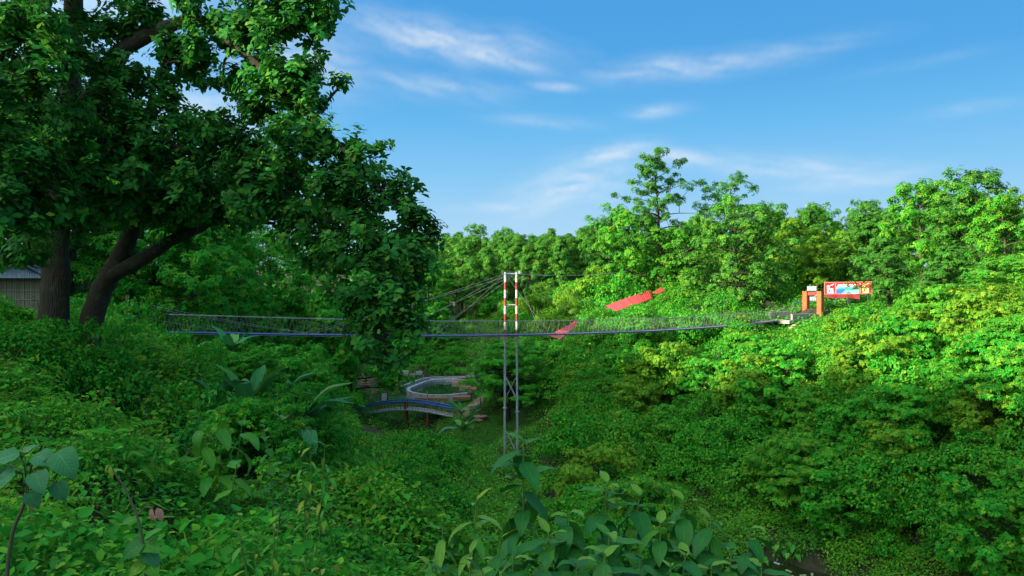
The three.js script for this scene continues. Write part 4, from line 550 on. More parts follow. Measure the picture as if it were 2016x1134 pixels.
  for (const [x0, n] of [[240, 4], [432, 3]]) { c.fillRect(x0, 48, n * 40, 10); for (let k = 0; k < n; k++) { const x = x0 + k * 40; c.beginPath(); c.moveTo(x + 32, 50); c.lineTo(x + 32, 100); c.stroke(); c.beginPath(); c.arc(x + 15, 78, 11, 0.3, 5 - (k % 2)); c.stroke(); if (k % 2) { c.beginPath(); c.moveTo(x, 58); c.lineTo(x + 28, 96); c.stroke(); } } }
  const mark = (x, col, right) => { c.fillStyle = c.strokeStyle = col; c.lineWidth = 12; c.beginPath(); if (right) { c.moveTo(x - 40, 32); c.quadraticCurveTo(x + 10, 78, x + 66, 28); } else { c.moveTo(x + 10, 66); c.quadraticCurveTo(x + 50, 64, x + 66, 34); } c.stroke(); c.beginPath(); c.ellipse(x - 28, 96, 26, 30, 0, 0, 7); c.fill(); c.fillRect(x - 50, 110, 44, 110); c.fillRect(x - 6, 128, 62, 16); c.fillRect(x + 6, 128, 14, 96); c.fillRect(x + 34, 150, 22, 70); c.fillRect(x - 50, 208, 120, 20); c.fillStyle = '#a5121c'; c.beginPath(); c.ellipse(x - 26, 92, 10, 8, 0, 0, 7); c.fill(); c.beginPath(); c.ellipse(x - 16, 178, 10, 26, 0, 0, 7); c.fill(); c.fillRect(x + 24, 168, 24, 12); };
  mark(100, '#f4eef0', false); mark(720, '#f5e6a8', true);
  c.fillStyle = '#f0d9a0'; c.fillRect(196, 20, 6, 214); c.fillRect(628, 20, 6, 214);
  const bt = new THREE.CanvasTexture(bc); bt.colorSpace = THREE.SRGBColorSpace; bt.anisotropy = 8;
  const bp = P3(1669.5, 567, 70), by = groundY(bp.x, bp.z) - 0.2, ban = thing('banner_board', 'wide red printed banner with lake picture on posts beside the orange gate', 'banner', [bp.x, by, bp.z], -0.3);
  const Y = -by, W2 = 2.06, hh = 1.16; part(ban, 'panel', boxGeo(W2 * 2, hh, 0.05, 0, Y, 0, 0, 0.012), M.red); part(ban, 'print', new THREE.PlaneGeometry(W2 * 2 - 0.02, hh - 0.02).rotateZ(0.012).translate(0, Y, 0.032), new THREE.MeshStandardMaterial({ map: bt, roughness: 0.65 }));
  for (const x of [-1.7, 0, 1.7]) part(ban, 'post', boxGeo(0.08, Y + 0.5, 0.08, x, (Y + 0.5) / 2, -0.08), M.darksteel);
  { const G = new THREE.PlaneGeometry(3.0, 0.34, 24, 3), p = G.attributes.position; for (let i = 0; i < p.count; i++) { const x = p.getX(i), y = p.getY(i); p.setXYZ(i, x, y - (y < 0 ? 0.1 * Math.max(0, x) * 0.5 - 0.05 * Math.sin(x * 3) : 0), 0.05 * Math.sin(x * 5 + y * 4)); } G.computeVertexNormals(); G.translate(-0.5, Y - hh / 2 - 0.18, 0.03); part(ban, 'loose_cloth', G, paint(0.34, 0.02, 0.03, { side: THREE.DoubleSide })); }
  const fence = thing('blue_fence', 'blue metal railing behind the gate and banner', 'fence', [29.6, 0, -71.5], -0.15);
  for (let k = 0; k < 34; k++) { const x = -2.6 + k * 0.28, y = groundY(29.6 + x, -71.5) ; part(fence, 'picket', rod(V(x, y, 0), V(x, -1.25, 0), 0.02, 5), M.blue); }
  for (const y of [-1.32, -1.9]) part(fence, 'rail', rod(V(-2.7, y, 0.02), V(6.8, y, 0.02), 0.028, 6), M.blue);
}
{ // red roofs over the stairway that climbs the knoll
  const roof = (name, label, A, B, n, posts) => {
    const t = thing(name, label, 'roof'), a0 = P3(...A[0]), a1 = P3(...A[1]), b0 = P3(...B[0]), b1 = P3(...B[1]);
    for (let s = 0; s < n; s++) { // corrugated sheets, one lapping the next
      const G = new Geo(), m = 24, u0 = s / n, u1 = (s + 1.04) / n; for (let k = 0; k <= m; k++) { const u = lerp(u0, u1, k / m), w = 0.045 * Math.sin(k / m * Math.PI * 6) + (s % 2) * 0.02, p = a0.clone().lerp(a1, u), q = b0.clone().lerp(b1, u), nx = 0.5 * Math.cos(k / m * Math.PI * 6); for (const [v, h] of [[p, w], [q, w], [p, w - 0.015], [q, w - 0.015]]) G.vert(v.x, v.y + h, v.z, -0.4 - nx, 1, 0.4, null, u * 5, 0); if (k) { const i = k * 4, j = i - 4; G.i.push(j, j + 1, i + 1, j, i + 1, i, j + 2, i + 3, j + 3, j + 2, i + 2, i + 3, j + 1, j + 3, i + 3, j + 1, i + 3, i + 1); } }
      const g = G.build(); g.computeVertexNormals(); part(t, 'sheet', g, M.pinkroof);
    }
    for (let k = 0; k <= posts; k++) for (const [e0, e1] of [[a0, a1], [b0, b1]]) { const p = e0.clone().lerp(e1, k / posts * 0.96 + 0.02), y = Math.min(groundY(p.x, p.z), p.y - 0.3) - 0.3; part(t, 'post', rod(V(p.x, y, p.z), V(p.x, p.y - 0.04, p.z), 0.04, 6), M.wood); }
    part(t, 'rafter', rod(a0.clone().add(V(0, -0.08, 0)), a1.clone().add(V(0, -0.08, 0)), 0.04, 5), M.wood); part(t, 'rafter', rod(b0.clone().add(V(0, -0.08, 0)), b1.clone().add(V(0, -0.08, 0)), 0.04, 5), M.wood);
  };
  roof('stairway_roof', 'long red corrugated roof over stairs climbing the knoll', [[1192, 602, 79], [1278, 571, 83]], [[1212, 613, 77], [1284, 588, 81]], 8, 4);
  roof('stairway_roof', 'short red corrugated roof low on the knoll, crossed by the bridge deck', [[1080, 661, 71], [1134, 632, 75]], [[1104, 667, 69.5], [1136, 641, 73.5]], 4, 2);
  roof('stairway_roof', 'small red roof end at the top of the covered stairs', [[1284, 577, 83.5], [1300, 566, 84.5]], [[1290, 580, 82.5], [1310, 573, 84]], 2, 1);
  roof('stairway_roof', 'small faded red roof beside the pool', [[921, 768, 71], [932, 755, 73]], [[928, 772, 70], [941, 761, 72]], 2, 1);
}
{ // creepers growing up to the eaves of the stairway roofs
  const eave = [[1180, 77.5, 606], [1200, 75.5, 612], [1222, 75.8, 607], [1246, 76.5, 600], [1268, 77.5, 593], [1290, 79, 588], [1306, 80.5, 578], [1090, 68.3, 668], [1112, 67.8, 664], [1140, 70, 642], [1160, 73, 622]];
  eave.forEach(([px, d, py], k) => { const x = at(px, d), z = -d, h = topY(py, d) - groundY(x, z); if (h > 0.5) shrub(['bigLightA', 'bigLightC', 'bigMidA'][k % 3], x, z, Math.min(1.5, h * 0.8), 'creeper mound growing up to the eaves of the red stairway roof', 'creepers along the stairway roof', k, 0, h / Math.min(1.5, h * 0.8) / 1.25, LEAF, 'eave_creeper'); });
}
{ // arched footbridge
  const f = thing('arched_footbridge', 'small arched footbridge with thick blue handrails over the weedy stream', 'bridge'), R = rng(66);
  const L = P3(697, 820, 66.5), Rr = P3(892, 818, 65.5), arc = (t, s, up = 0) => V(lerp(L.x, Rr.x, t), lerp(L.y, Rr.y, t) + 0.64 * Math.sin(Math.PI * t) ** 1.1 + up, lerp(L.z, Rr.z, t) + s);
  const line = (s, up) => [...Array(25)].map((_, k) => arc(k / 24, s, up));
  for (let k = 0; k < 30; k++) { const p = arc((k + 0.5) / 30, 0), q = arc((k + 0.6) / 30, 0), g = boxGeo(0.285, 0.05, 1.3, 0, 0, 0); g.rotateZ(Math.atan2(q.y - p.y, q.x - p.x)); g.translate(p.x, p.y, p.z); part(f, 'deck_plank', g, M.concrete); }
  for (const s of [-0.66, 0.66]) { part(f, 'deck_edge', tubeGeo(line(s, 0.0), 0.075, 6), M.limewash); part(f, 'handrail', tubeGeo(line(s, 0.72), 0.062, 8), M.railblue); part(f, 'lower_rail', tubeGeo(line(s, 0.58), 0.03, 6), M.railblue); for (let k = 0; k < 34; k++) { const t = (k + 0.5) / 34; part(f, 'baluster', rod(arc(t, s, 0.02), arc(t, s, 0.7), 0.026, 5), k % 4 ? M.yellow : M.wood); } }
  for (const t of [0.2, 0.53, 0.75]) for (const s of [-0.6, 0.6]) { const p = arc(t, s, t > 0.5 && t < 0.6 ? 0.7 : 0.0); part(f, 'pile', rod(V(p.x, groundY(p.x, p.z) - 0.5, p.z), p, 0.1, 8), M.brick); }
  const pole = thing('bamboo_pole', 'thin yellow bamboo pole standing behind the footbridge', 'pole', [P3(841, 800, 68.5).x, -11.2, -68.5]); part(pole, 'culm', rod(V(0, -0.4, 0), V(0.02, 1.8, 0), 0.055, 8), M.yellow); for (let k = 0; k < 5; k++) part(pole, 'node', new THREE.CylinderGeometry(0.065, 0.065, 0.03, 8).translate(0.004 * k, 0.1 + k * 0.38, 0), M.bamboo);
}
{ // the pool
  const p = thing('garden_pool', 'kidney-shaped concrete pool with pale double rim and dark green water', 'pool'), ring = (k, y, a0 = 0, a1 = 1, n = 60) => [...Array(n + 1)].map((_, i) => { const q = lerp(a0, a1, i / n) * 2 * Math.PI, w = 1 + 0.06 * Math.sin(q * 3 + 0.6) + 0.03 * Math.sin(q * 5); return V(POOL.x + Math.cos(q) * POOL.rx * k * w, y + 0.02 * N(i * 0.7, k * 9, 2), POOL.z + Math.sin(q) * POOL.rz * k * w); });
  const wall = (k, y0, y1, th, a0, a1, name, mat) => { const G = new Geo(), pts = ring(k, 0, a0, a1), n = pts.length, c = V(POOL.x, 0, POOL.z); pts.forEach((q, i) => { const o = V().subVectors(q, c).normalize(), i0 = q.clone().addScaledVector(o, th), b = G.p.length / 3; G.vert(q.x, y0, q.z, -o.x, 0, -o.z, null, i * 0.3, 0); G.vert(q.x, y1 + q.y, q.z, -o.x, 0, -o.z, null, i * 0.3, 0.4); G.vert(q.x, y1 + q.y, q.z, 0, 1, 0, null, i * 0.3, 0.4); G.vert(i0.x, y1 + q.y, i0.z, 0, 1, 0, null, i * 0.3, 0.6); G.vert(i0.x, y1 + q.y, i0.z, o.x, 0, o.z, null, i * 0.3, 0.6); G.vert(i0.x, y0, i0.z, o.x, 0, o.z, null, i * 0.3, 1); if (i) for (const e of [0, 2, 4]) { const A = b + e, B = b - 6 + e; G.i.push(B, A + 1, B + 1, B, A, A + 1); } }); const wgeo = G.build(); wgeo.computeVertexNormals(); part(p, name, wgeo, mat); };
  wall(1.0, POOL.y - 1, POOL.y + 0.28, 0.34, 0, 1, 'inner_rim', M.limewash); wall(1.24, POOL.y - 0.6, POOL.y + 0.42, 0.3, 0.48, 1.02, 'outer_rim', M.limewash);
  const wg = new THREE.CircleGeometry(1, 60), wp = wg.attributes.position, rg = ring(1.01, 0); for (let i = 1; i < wp.count; i++) { const q = rg[(i - 1) % 60]; wp.setXYZ(i, q.x, POOL.y + 0.02, q.z); } wp.setXYZ(0, POOL.x, POOL.y + 0.02, POOL.z); wg.computeVertexNormals();
  part(p, 'water', wg, new THREE.MeshPhysicalMaterial({ color: new THREE.Color(0.012, 0.035, 0.018), roughness: 0.06, bumpMap: roughBump, bumpScale: 0.004, side: THREE.DoubleSide }));
  const R = rng(71); const slab = P3(850, 777, 69.2); part(p, 'front_ledge', boxGeo(3.0, 0.34, 0.7, slab.x, POOL.y + 0.02, -69.0), M.earth); part(p, 'front_ledge', boxGeo(1.6, 0.3, 0.8, P3(908, 780, 69).x, POOL.y + 0.05, -69.7, 0.1), M.earth);
  const heap = thing('stone_heap', 'slanting heap of pale painted stones beside the pool', 'stone wall', [-3.6, -9.6, -79]);
  const kinds = [0, 1, 2, 3].map((k) => { const g = new THREE.IcosahedronGeometry(0.24, 1), q = g.attributes.position; for (let i = 0; i < q.count; i++) { const w = 1 + 0.35 * N(q.getX(i) * 6 + k * 5, q.getY(i) * 6, q.getZ(i) * 6); q.setXYZ(i, q.getX(i) * w * 1.2, q.getY(i) * w * 0.8, q.getZ(i) * w); } g.computeVertexNormals(); return g; }), sm = [paint(0.5, 0.55, 0.62), paint(0.42, 0.46, 0.5), paint(0.6, 0.58, 0.56), paint(0.5, 0.36, 0.33)];
  for (let k = 0; k < 110; k++) { const u = R(), v = R(); const m = part(heap, 'stone', kinds[k % 4], sm[Math.floor(R() * 3.3)]); m.position.set(u * 3.6 - 0.6 + v * 0.7, 0.1 + u * 1.65 + 0.35 * (1 - v) * (0.4 + u), v * 2.6 - u * 1.0 - 1); m.rotation.set(R() * 6, R() * 6, R() * 6); m.scale.setScalar(rand(R, 0.6, 1.25)); }
  { const G = new Geo(); tube(G, curve([V(-0.9, 0.2, 1.6), V(0.4, 0.9, 0.6), V(3.2, 2.2, -1.2)], 8), 0.5, 7); part(heap, 'core', G.build(), M.concrete); }
  const pk = paint(0.5, 0.3, 0.27, { roughness: 0.9 }); for (const [px, py, d, w, r] of [[905, 757, 75.5, 1.6, 0.5], [917, 765, 73, 1.2, 0.55], [912, 752, 77, 1.4, 0.4]]) { const q = P3(px, py, d); const m = new THREE.Mesh(boxGeo(w, 0.5, 0.45, 0, 0, 0), pk); m.name = numbered('low_wall'); m.position.set(q.x, Math.max(q.y, groundY(q.x, q.z) + 0.12), q.z); m.rotation.y = -r; m.castShadow = m.receiveShadow = true; tag(m, 'low pinkish plastered wall between the pool and the stone heap', 'wall', 'low walls by the pool'); scene.add(m); }
  { const y0 = POOL.y + 1.0, w = thing('retaining_wall', 'broken pale retaining wall behind the pool', 'wall', [-12.2, 0, -82.5]); for (let k = 0; k < 9; k++) { const x = k * 0.75 - 1; part(w, 'block', boxGeo(0.7, 0.34 + (k % 3) * 0.08, 0.35, x, groundY(-12.2 + x, -82.5) + 0.2, 0.12 * Math.sin(k)), k % 4 === 3 ? M.concrete : M.limewash); } }
  const q = P3(756, 766, 71), gy = groundY(q.x, q.z), box = thing('white_notice', 'small white notice panel with red side frame on the lawn', 'notice board', [q.x, gy, q.z], 0.35); part(box, 'panel', boxGeo(0.52, 0.7, 0.08, 0, 0.62, 0), M.white); for (const s of [-1, 1]) part(box, 'frame_post', boxGeo(0.1, 1.05, 0.12, s * 0.32, 0.5, 0), M.brick); part(box, 'frame_top', boxGeo(0.74, 0.09, 0.13, 0, 1.05, 0), M.brick);
  // round planter, bench
  const rp = P3(946, 820, 64), ry = groundY(rp.x, rp.z), pl = thing('round_planter', 'round red-brown seat plinth with a dark pole at its centre', 'planter', [rp.x, ry, rp.z]); part(pl, 'drum', new THREE.LatheGeometry([[0, 0.36], [0.52, 0.36], [0.62, 0.34], [0.62, 0.27], [0.54, 0.25], [0.54, -0.25], [0, -0.25]].map(([x, y]) => new THREE.Vector2(x, y)).reverse(), 28), M.brick); part(pl, 'top_slab', new THREE.CylinderGeometry(0.6, 0.6, 0.04, 28).translate(0, 0.385, 0), pk); part(pl, 'pole', rod(V(0, 0.35, 0), V(0, 1.9, 0), 0.05, 8), M.wood);
  const bq = P3(931, 804, 66.5), be = thing('concrete_bench', 'pale concrete bench with white leg beside the round planter', 'bench', [bq.x, groundY(bq.x, bq.z), bq.z], 0.3); part(be, 'seat', boxGeo(0.8, 0.12, 0.4, 0, 0.5, 0), M.limewash); part(be, 'leg', boxGeo(0.12, 0.5, 0.34, -0.3, 0.24, 0), M.limewash); part(be, 'leg', boxGeo(0.12, 0.7, 0.34, 0.36, 0.34, 0), M.white);
  // steps of the earth path
  const st = thing('earth_steps', 'worn brown earth steps climbing beside the lawn', 'steps'); for (let k = 0; k < 9; k++) { const z = -70.5 - k * 0.9, x = -14.3 - k * 0.12 + 0.1 * Math.sin(k * 2); part(st, 'step', boxGeo(1.5, 0.3, 0.5, x, groundY(x, z) + 0.04, z, 0.15), M.earth); }
  // kiosk on the far slope
  const kq = P3(890, 587, 112), kk = thing('hill_kiosk', 'tiny white and red kiosk on the far wooded slope', 'kiosk', [kq.x, kq.y - 0.4, kq.z], 0.2); part(kk, 'wall', boxGeo(1.0, 1.1, 0.9, 0, 0.55, 0), M.white); part(kk, 'roof', new THREE.ConeGeometry(1.0, 0.55, 4).rotateY(Math.PI / 4).translate(0, 1.38, 0), M.brick); part(kk, 'door', boxGeo(0.3, 0.7, 0.04, 0.25, 0.36, 0.46), M.brick); part(kk, 'stilt', boxGeo(0.8, 3, 0.7, 0, -1.5, 0), M.concrete);
  let cd = 14; while (cd < 60 && groundY(at(1168, cd), -cd) + 0.5 < P3(1168, 897, cd).y) cd += 0.5; const cq = P3(1168, 897, cd), cp = thing('concrete_post', 'weathered concrete stub post poking out of the bushes', 'post', [cq.x, groundY(cq.x, cq.z), cq.z]); const ch = P3(1168, 872, cd).y - cp.position.y; part(cp, 'shaft', boxGeo(0.15, ch + 0.4, 0.15, 0, (ch - 0.4) / 2, 0, 0.3), M.concrete); part(cp, 'reinforcement', rod(V(0.02, ch, 0), V(0.03, ch + 0.1, 0.01), 0.008, 4), M.darksteel);
}
{ // creek
  const G = new THREE.PlaneGeometry(26, 60, 2, 2).rotateX(-Math.PI / 2).translate(16, -13.34, -18); structure('creek_water', G, new THREE.MeshPhysicalMaterial({ color: new THREE.Color(0.016, 0.024, 0.008), roughness: 0.1, bumpMap: roughBump, bumpScale: 0.01 }), 'still brown-green creek water in the ravine');
  const R = rng(17); for (let k = 0; k < 9; k++) { const x = rand(R, 12, 15.5), z = rand(R, -37, -33.5); const m = new THREE.Mesh(boxGeo(rand(R, 0.15, 0.4), 0.04, 0.1, 0, 0, 0, R() * 3), k % 3 ? M.bamboo : M.white); m.name = numbered('floating_scrap'); m.position.set(x, -13.32, z); tag(m, 'pale scrap floating on the creek', 'litter', 'scraps on the creek'); scene.add(m); }
}
{ // bamboo hut behind the big tree
  const h = thing('bamboo_hut', 'small hut with split-bamboo walls and corrugated roof behind the big tree', 'hut', [-28.2, -1.75, -43.5], 0.12), wallH = 2.35, W2 = 1.75;
  { const G = new Geo(), R = rng(9); for (let k = 0; k < 52; k++) { const x = -W2 + 0.035 + k * (2 * W2 - 0.07) / 51; tube(G, [V(x, -0.2, 1.5 + 0.015 * (k % 2)), V(x + rand(R, -0.01, 0.01), wallH, 1.5 + 0.015 * (k % 2))], rand(R, 0.018, 0.028), 5); } part(h, 'bamboo_slats', G.build(), M.bamboo, true); }
  part(h, 'wall_core', boxGeo(W2 * 2, wallH, 2.9, 0, wallH / 2, 0.0), M.wood); for (const y of [0.55, 1.1, 1.6, 2.05]) part(h, 'batten', rod(V(-W2, y, 1.545), V(W2, y, 1.545), 0.022, 5), M.bamboo);
  const sheet = (x0, x1, y0, z0, y1, z1, inset) => { const G = new Geo(), n = 90; for (let k = 0; k <= n; k++) { const u = k / n, w = 0.025 * Math.sin(k * 2.1), xa = lerp(x0, x1, u), xb = lerp(x0 + inset, x1 - inset, u); for (const [x, y, z] of [[xa, y0 + w, z0], [xb, y1 + w, z1]]) G.vert(x, y, z, 0, 1, 1, null, x, z); if (k) { const i = k * 2; G.i.push(i - 2, i, i - 1, i - 1, i, i + 1); } } const g = G.build(); g.computeVertexNormals(); return g; };
  const rm = M.tin.clone(); rm.side = THREE.DoubleSide;
  part(h, 'front_roof', sheet(-2.2, 2.2, 2.3, 2.15, 2.92, 1.0, 0.9), rm); part(h, 'back_roof', sheet(-2.2, 2.2, 2.3, -2.15, 2.92, -1.0, 0.9), rm);
  for (const s of [-1, 1]) { const g = sheet(-2.15, 2.15, 2.26, 2.2, 3.42, 0, 0.9); g.rotateY(s * Math.PI / 2); part(h, 'side_roof', g, rm); }
  { const s = new THREE.Shape(); s.moveTo(-1.3, 2.92); s.lineTo(1.3, 2.92); s.lineTo(0, 3.4); part(h, 'gable', new THREE.ExtrudeGeometry(s, { depth: 0.06, bevelEnabled: false }).translate(0, 0, 1.0), M.darksteel); }
  for (const s of [-1, 1]) part(h, 'barge_board', rod(V(0, 3.47, 1.12), V(s * 2.1, 2.58, 1.12), 0.045, 5), M.tin);
}

// ---------------------------------------------------------------- plants with leaves large enough to pick out
const canon = (shape, ar, droop, fold, segs = 8, wave = 0.12) => { const G = new Geo(); leaf(G, V(0, 0, 0), V(1, 0, 0), V(0, 1, 0), 1, ar, null, { segs, droop, fold, shape, wave }); return G.build(); };
const LG = { ellip: [0.15, 0.4, 0.7, 1.0].map((q) => canon(SHAPES.ovate, 0.47, q, 0.22)), heart: [0.2, 0.45, 0.7].map((q) => canon(SHAPES.heart, 0.78, q, 0.16)), lance: [0.3, 0.6, 0.9].map((q) => canon(SHAPES.lance, 0.24, q, 0.25)), banana: [0.35, 0.6, 0.85].map((q) => canon(SHAPES.strap, 0.26, q, 0.3, 12, 0.25)), taro: [0.3, 0.6].map((q) => canon(SHAPES.heart, 0.66, q, 0.2)) };
const BM = { dark: [bigLeafMat(0.022, 0.2, 0.026), bigLeafMat(0.034, 0.235, 0.024), bigLeafMat(0.06, 0.29, 0.022), bigLeafMat(0.16, 0.4, 0.03)], grey: [bigLeafMat(0.06, 0.3, 0.1), bigLeafMat(0.075, 0.34, 0.1)], bright: [bigLeafMat(0.06, 0.38, 0.03), bigLeafMat(0.12, 0.43, 0.03), bigLeafMat(0.3, 0.47, 0.03)], dry: [bigLeafMat(0.6, 0.33, 0.21, { clearcoat: 0.05 })], banana: [bigLeafMat(0.05, 0.33, 0.09), bigLeafMat(0.07, 0.37, 0.09), bigLeafMat(0.14, 0.43, 0.06)] };
const _mx = new THREE.Matrix4();
function setLeaf(parent, geo, mat, p, dir, nrm, L) { const d = dir.clone().normalize(), s = V().crossVectors(d, nrm).normalize(), n = V().crossVectors(s, d), m = part(parent, 'leaf', geo, mat); _mx.makeBasis(d, n, s); m.quaternion.setFromRotationMatrix(_mx); m.position.copy(p); m.scale.setScalar(L); return m; }
const pickOf = (R, a) => a[Math.floor(R() * a.length * 0.999)];
// stems in scene coordinates relative to the plant's base
function leafyPlant(name, label, stems, kind, mats, Lm, per, seed, group, stemMat = GREENSTEM) {
  const R = rng(seed), b = stems[0][0], base = V(b.x, groundY(b.x, b.z), b.z), t = thing(name, label, 'plant', base.toArray(), 0, group);
  for (const st of stems) {
    const pts = curve(st.map((p) => p.clone().sub(base)), 14); part(t, 'stem', tubeGeo(pts, pts.map((_, i) => lerp(0.011, 0.004, i / 14)), 6), stemMat);
    const len = pts.length - 1, q0 = R() * 6.28;
    for (let k = 0; k < per; k++) { const f = 1 - 0.72 * Math.pow(k / per, 1.1), i = f * len, p = pts[Math.floor(i)].clone().lerp(pts[Math.min(len, Math.floor(i) + 1)], i % 1), q = q0 + k * 2.4 + rand(R, -0.4, 0.4), tip = k < 2; const dir = V(Math.cos(q), (tip ? 0.9 : rand(R, -0.75, 0.4)), Math.sin(q)); setLeaf(t, pickOf(R, LG[kind]), k < 2 && R() < 0.6 ? mats[mats.length - 1] : pickOf(R, mats.length > 3 ? mats.slice(0, 3) : mats), p, dir, V(-Math.cos(q) * 0.5, 1, -Math.sin(q) * 0.5), Lm * (tip ? 0.55 : rand(R, 0.75, 1.15))); }
  }
  return t;
}
{
  const up = (bx, px, py, d, bow = 0) => { const tip = P3(px, py, d), bs = P3(bx, 1134, d), g = V(bs.x, groundY(bs.x, -d), -d - 0.05); return [g, g.clone().lerp(tip, 0.55).add(V(bow, 0.06, 0.05)), tip]; };
  leafyPlant('large_leaved_plant', 'tall upright plant with large drooping leaves before the steel mast', [up(1010, 1030, 868, 4.2, 0.02)], 'ellip', BM.dark, 0.25, 30, 1);
  leafyPlant('large_leaved_plant', 'broad plant with large dark leaves beside the tall upright plant', [up(1120, 1195, 950, 4.3, 0.05), up(1110, 1120, 1010, 4.0), up(1130, 1260, 975, 4.4, 0.05), up(1080, 1080, 1050, 3.8), up(1160, 1200, 1050, 3.8)], 'ellip', BM.dark, 0.21, 32, 2);
  leafyPlant('large_leaved_plant', 'arching plant with purplish young tip and large leaves above the creek', [up(1300, 1345, 985, 4.5, 0.04), up(1320, 1400, 1015, 4.4, 0.06), up(1290, 1300, 1030, 4.1), up(1340, 1478, 1040, 4.7, 0.1), up(1360, 1440, 1085, 4.2, 0.05), up(1280, 1350, 1090, 3.8)], 'ellip', BM.dark, 0.21, 32, 3);
  leafyPlant('large_leaved_plant', 'bright green plant with narrow leaves at the valley side of the tall plant', [up(930, 938, 985, 5, -0.02), up(900, 872, 1035, 5, -0.05), up(940, 985, 1060, 4.2), up(930, 925, 1090, 4.1)], 'lance', [...BM.dark.slice(1), ...BM.bright], 0.27, 18, 4);
  leafyPlant('large_leaved_plant', 'low large-leaved plant crowding under the arching plants', [up(1000, 1010, 1095, 3.7), up(1130, 1135, 1105, 3.6), up(1240, 1260, 1100, 3.6), up(1460, 1500, 1110, 4.0), up(860, 850, 1110, 4.3), up(1180, 1190, 1090, 3.6), up(1310, 1320, 1110, 3.6), up(1400, 1400, 1115, 3.8), up(1060, 1065, 1110, 3.6), up(950, 950, 1125, 3.8)], 'ellip', BM.dark, 0.2, 30, 5);
  { // grey-green heart-leaved plant
    const R = rng(6), b = P3(0, 1134, 3.5), base = V(b.x, groundY(b.x, b.z), b.z), t = thing('heart_leaved_plant', 'grey-green plant with big heart-shaped leaves on dark stems', 'plant', base.toArray()), st = curve([base, P3(22, 1060, 3.5), P3(48, 990, 3.48), P3(62, 915, 3.45)].map((p) => p.clone().sub(base)), 14); part(t, 'stem', tubeGeo(st, st.map((_, i) => lerp(0.011, 0.005, i / 14)), 6), STEM);
    for (const [px, py, d, qx, qy, qz, L, k] of [[38, 893, 3.4, -0.7, -0.1, 0.5, 0.17, 0], [45, 890, 3.5, 0.5, 0.35, -0.3, 0.09, 0], [70, 897, 3.45, 0.9, -0.15, 0.2, 0.16, 1], [112, 890, 3.4, 0.75, -0.55, 0.35, 0.2, 2], [70, 930, 3.4, 0.5, -0.5, 0.5, 0.15, 1], [30, 930, 3.35, -0.8, -0.4, 0.4, 0.16, 1], [110, 950, 3.45, 0.5, -0.6, 0.3, 0.13, 2], [20, 915, 3.5, -0.6, -0.2, -0.6, 0.17, 1], [85, 915, 3.6, 0.4, -0.3, -0.7, 0.14, 1], [55, 970, 3.45, 0.6, -0.4, 0.3, 0.12, 2]]) { const p = P3(px, py, d).sub(base); part(t, 'leaf_stalk', tubeGeo([st[13].clone().lerp(st[9], R()), p.clone().lerp(st[12], 0.5).add(V(0, 0.02, 0)), p], 0.003, 4), STEM); setLeaf(t, LG.heart[k], pickOf(R, BM.grey), p, V(qx, qy, qz), V(-qx * 0.3, 1, 0.45), L * 0.8); }
  }
  { // twig with a dry leaf
    const R = rng(7), b = P3(290, 1134, 3.4), base = V(b.x, groundY(b.x, b.z), b.z), t = thing('withered_twig_plant', 'spindly plant with one hanging pinkish-brown dry leaf', 'plant', base.toArray()), st = curve([base, P3(286, 1120, 3.4), P3(274, 1030, 3.4), P3(245, 960, 3.4), P3(214, 915, 3.4)].map((p) => p.clone().sub(base)), 20); part(t, 'stem', tubeGeo(st, st.map((_, i) => lerp(0.008, 0.003, i / 20)), 6), STEM);
    for (const [px, py, qx, qy, qz, L, mat, k, kind] of [[216, 916, 0.3, -0.8, 0.4, 0.07, BM.bright[2], 1, 'lance'], [214, 914, -0.4, -0.6, 0.3, 0.05, BM.bright[2], 1, 'lance'], [222, 925, 0.8, 0.1, 0.2, 0.06, BM.bright[1], 0, 'lance'], [284, 1068, -0.8, -0.35, 0.4, 0.13, BM.dark[0], 1, 'heart'], [284, 1070, 0.7, -0.1, 0.4, 0.11, BM.dark[2], 0, 'heart'], [286, 1085, 0.8, -0.5, 0.3, 0.1, BM.grey[0], 1, 'heart'], [283, 1060, 0.6, 0.4, 0.1, 0.1, BM.bright[0], 0, 'ellip'], [270, 1020, -0.9, -0.1, 0.3, 0.08, BM.dark[2], 1, 'ellip'], [288, 1105, -0.7, -0.4, 0.5, 0.1, BM.dark[3], 1, 'heart'], [288, 1100, 0.6, -0.5, 0.4, 0.11, BM.bright[1], 1, 'heart']]) setLeaf(t, LG[kind][k], mat, P3(px, py, 3.4).sub(base), V(qx, qy, qz), V(-qx * 0.2, 1, 0.5), L);
    const dry = P3(300, 1000, 3.38).sub(base); part(t, 'leaf_stalk', tubeGeo([st[11], dry.clone().lerp(st[11], 0.4).add(V(0, 0.02, 0)), dry], 0.003, 4), STEM); const m = setLeaf(t, LG.ellip[2], BM.dry[0], dry, V(-0.15, -1, 0.1), V(-0.5, 0.1, 1), 0.09); m.name = 'dry_leaf'; m.userData.label = 'hanging pinkish-brown dry leaf'; const m2 = setLeaf(t, LG.ellip[1], BM.dry[0], dry.clone().add(V(0.02, 0, 0)), V(0.45, -0.9, 0.1), V(0.5, 0.1, 1), 0.07); m2.name = 'dry_leaf';
  }
  // glossy plant, young tree with yellowish hanging leaves
  const stemTo = (bx, px, py, d) => { const tip = P3(px, py, d), x = at(bx, d), g = V(x, groundY(x, -d), -d); return [g, g.clone().lerp(tip, 0.5).add(V(0.03, 0.05, 0)), tip]; };
  leafyPlant('glossy_leaved_plant', 'upright plant with broad glossy leaves among the low undergrowth', [stemTo(420, 385, 800, 11), stemTo(430, 430, 798, 11.2), stemTo(440, 478, 825, 10.8)], 'ellip', [...BM.bright.slice(0, 2), BM.dark[2]], 0.42, 9, 8);
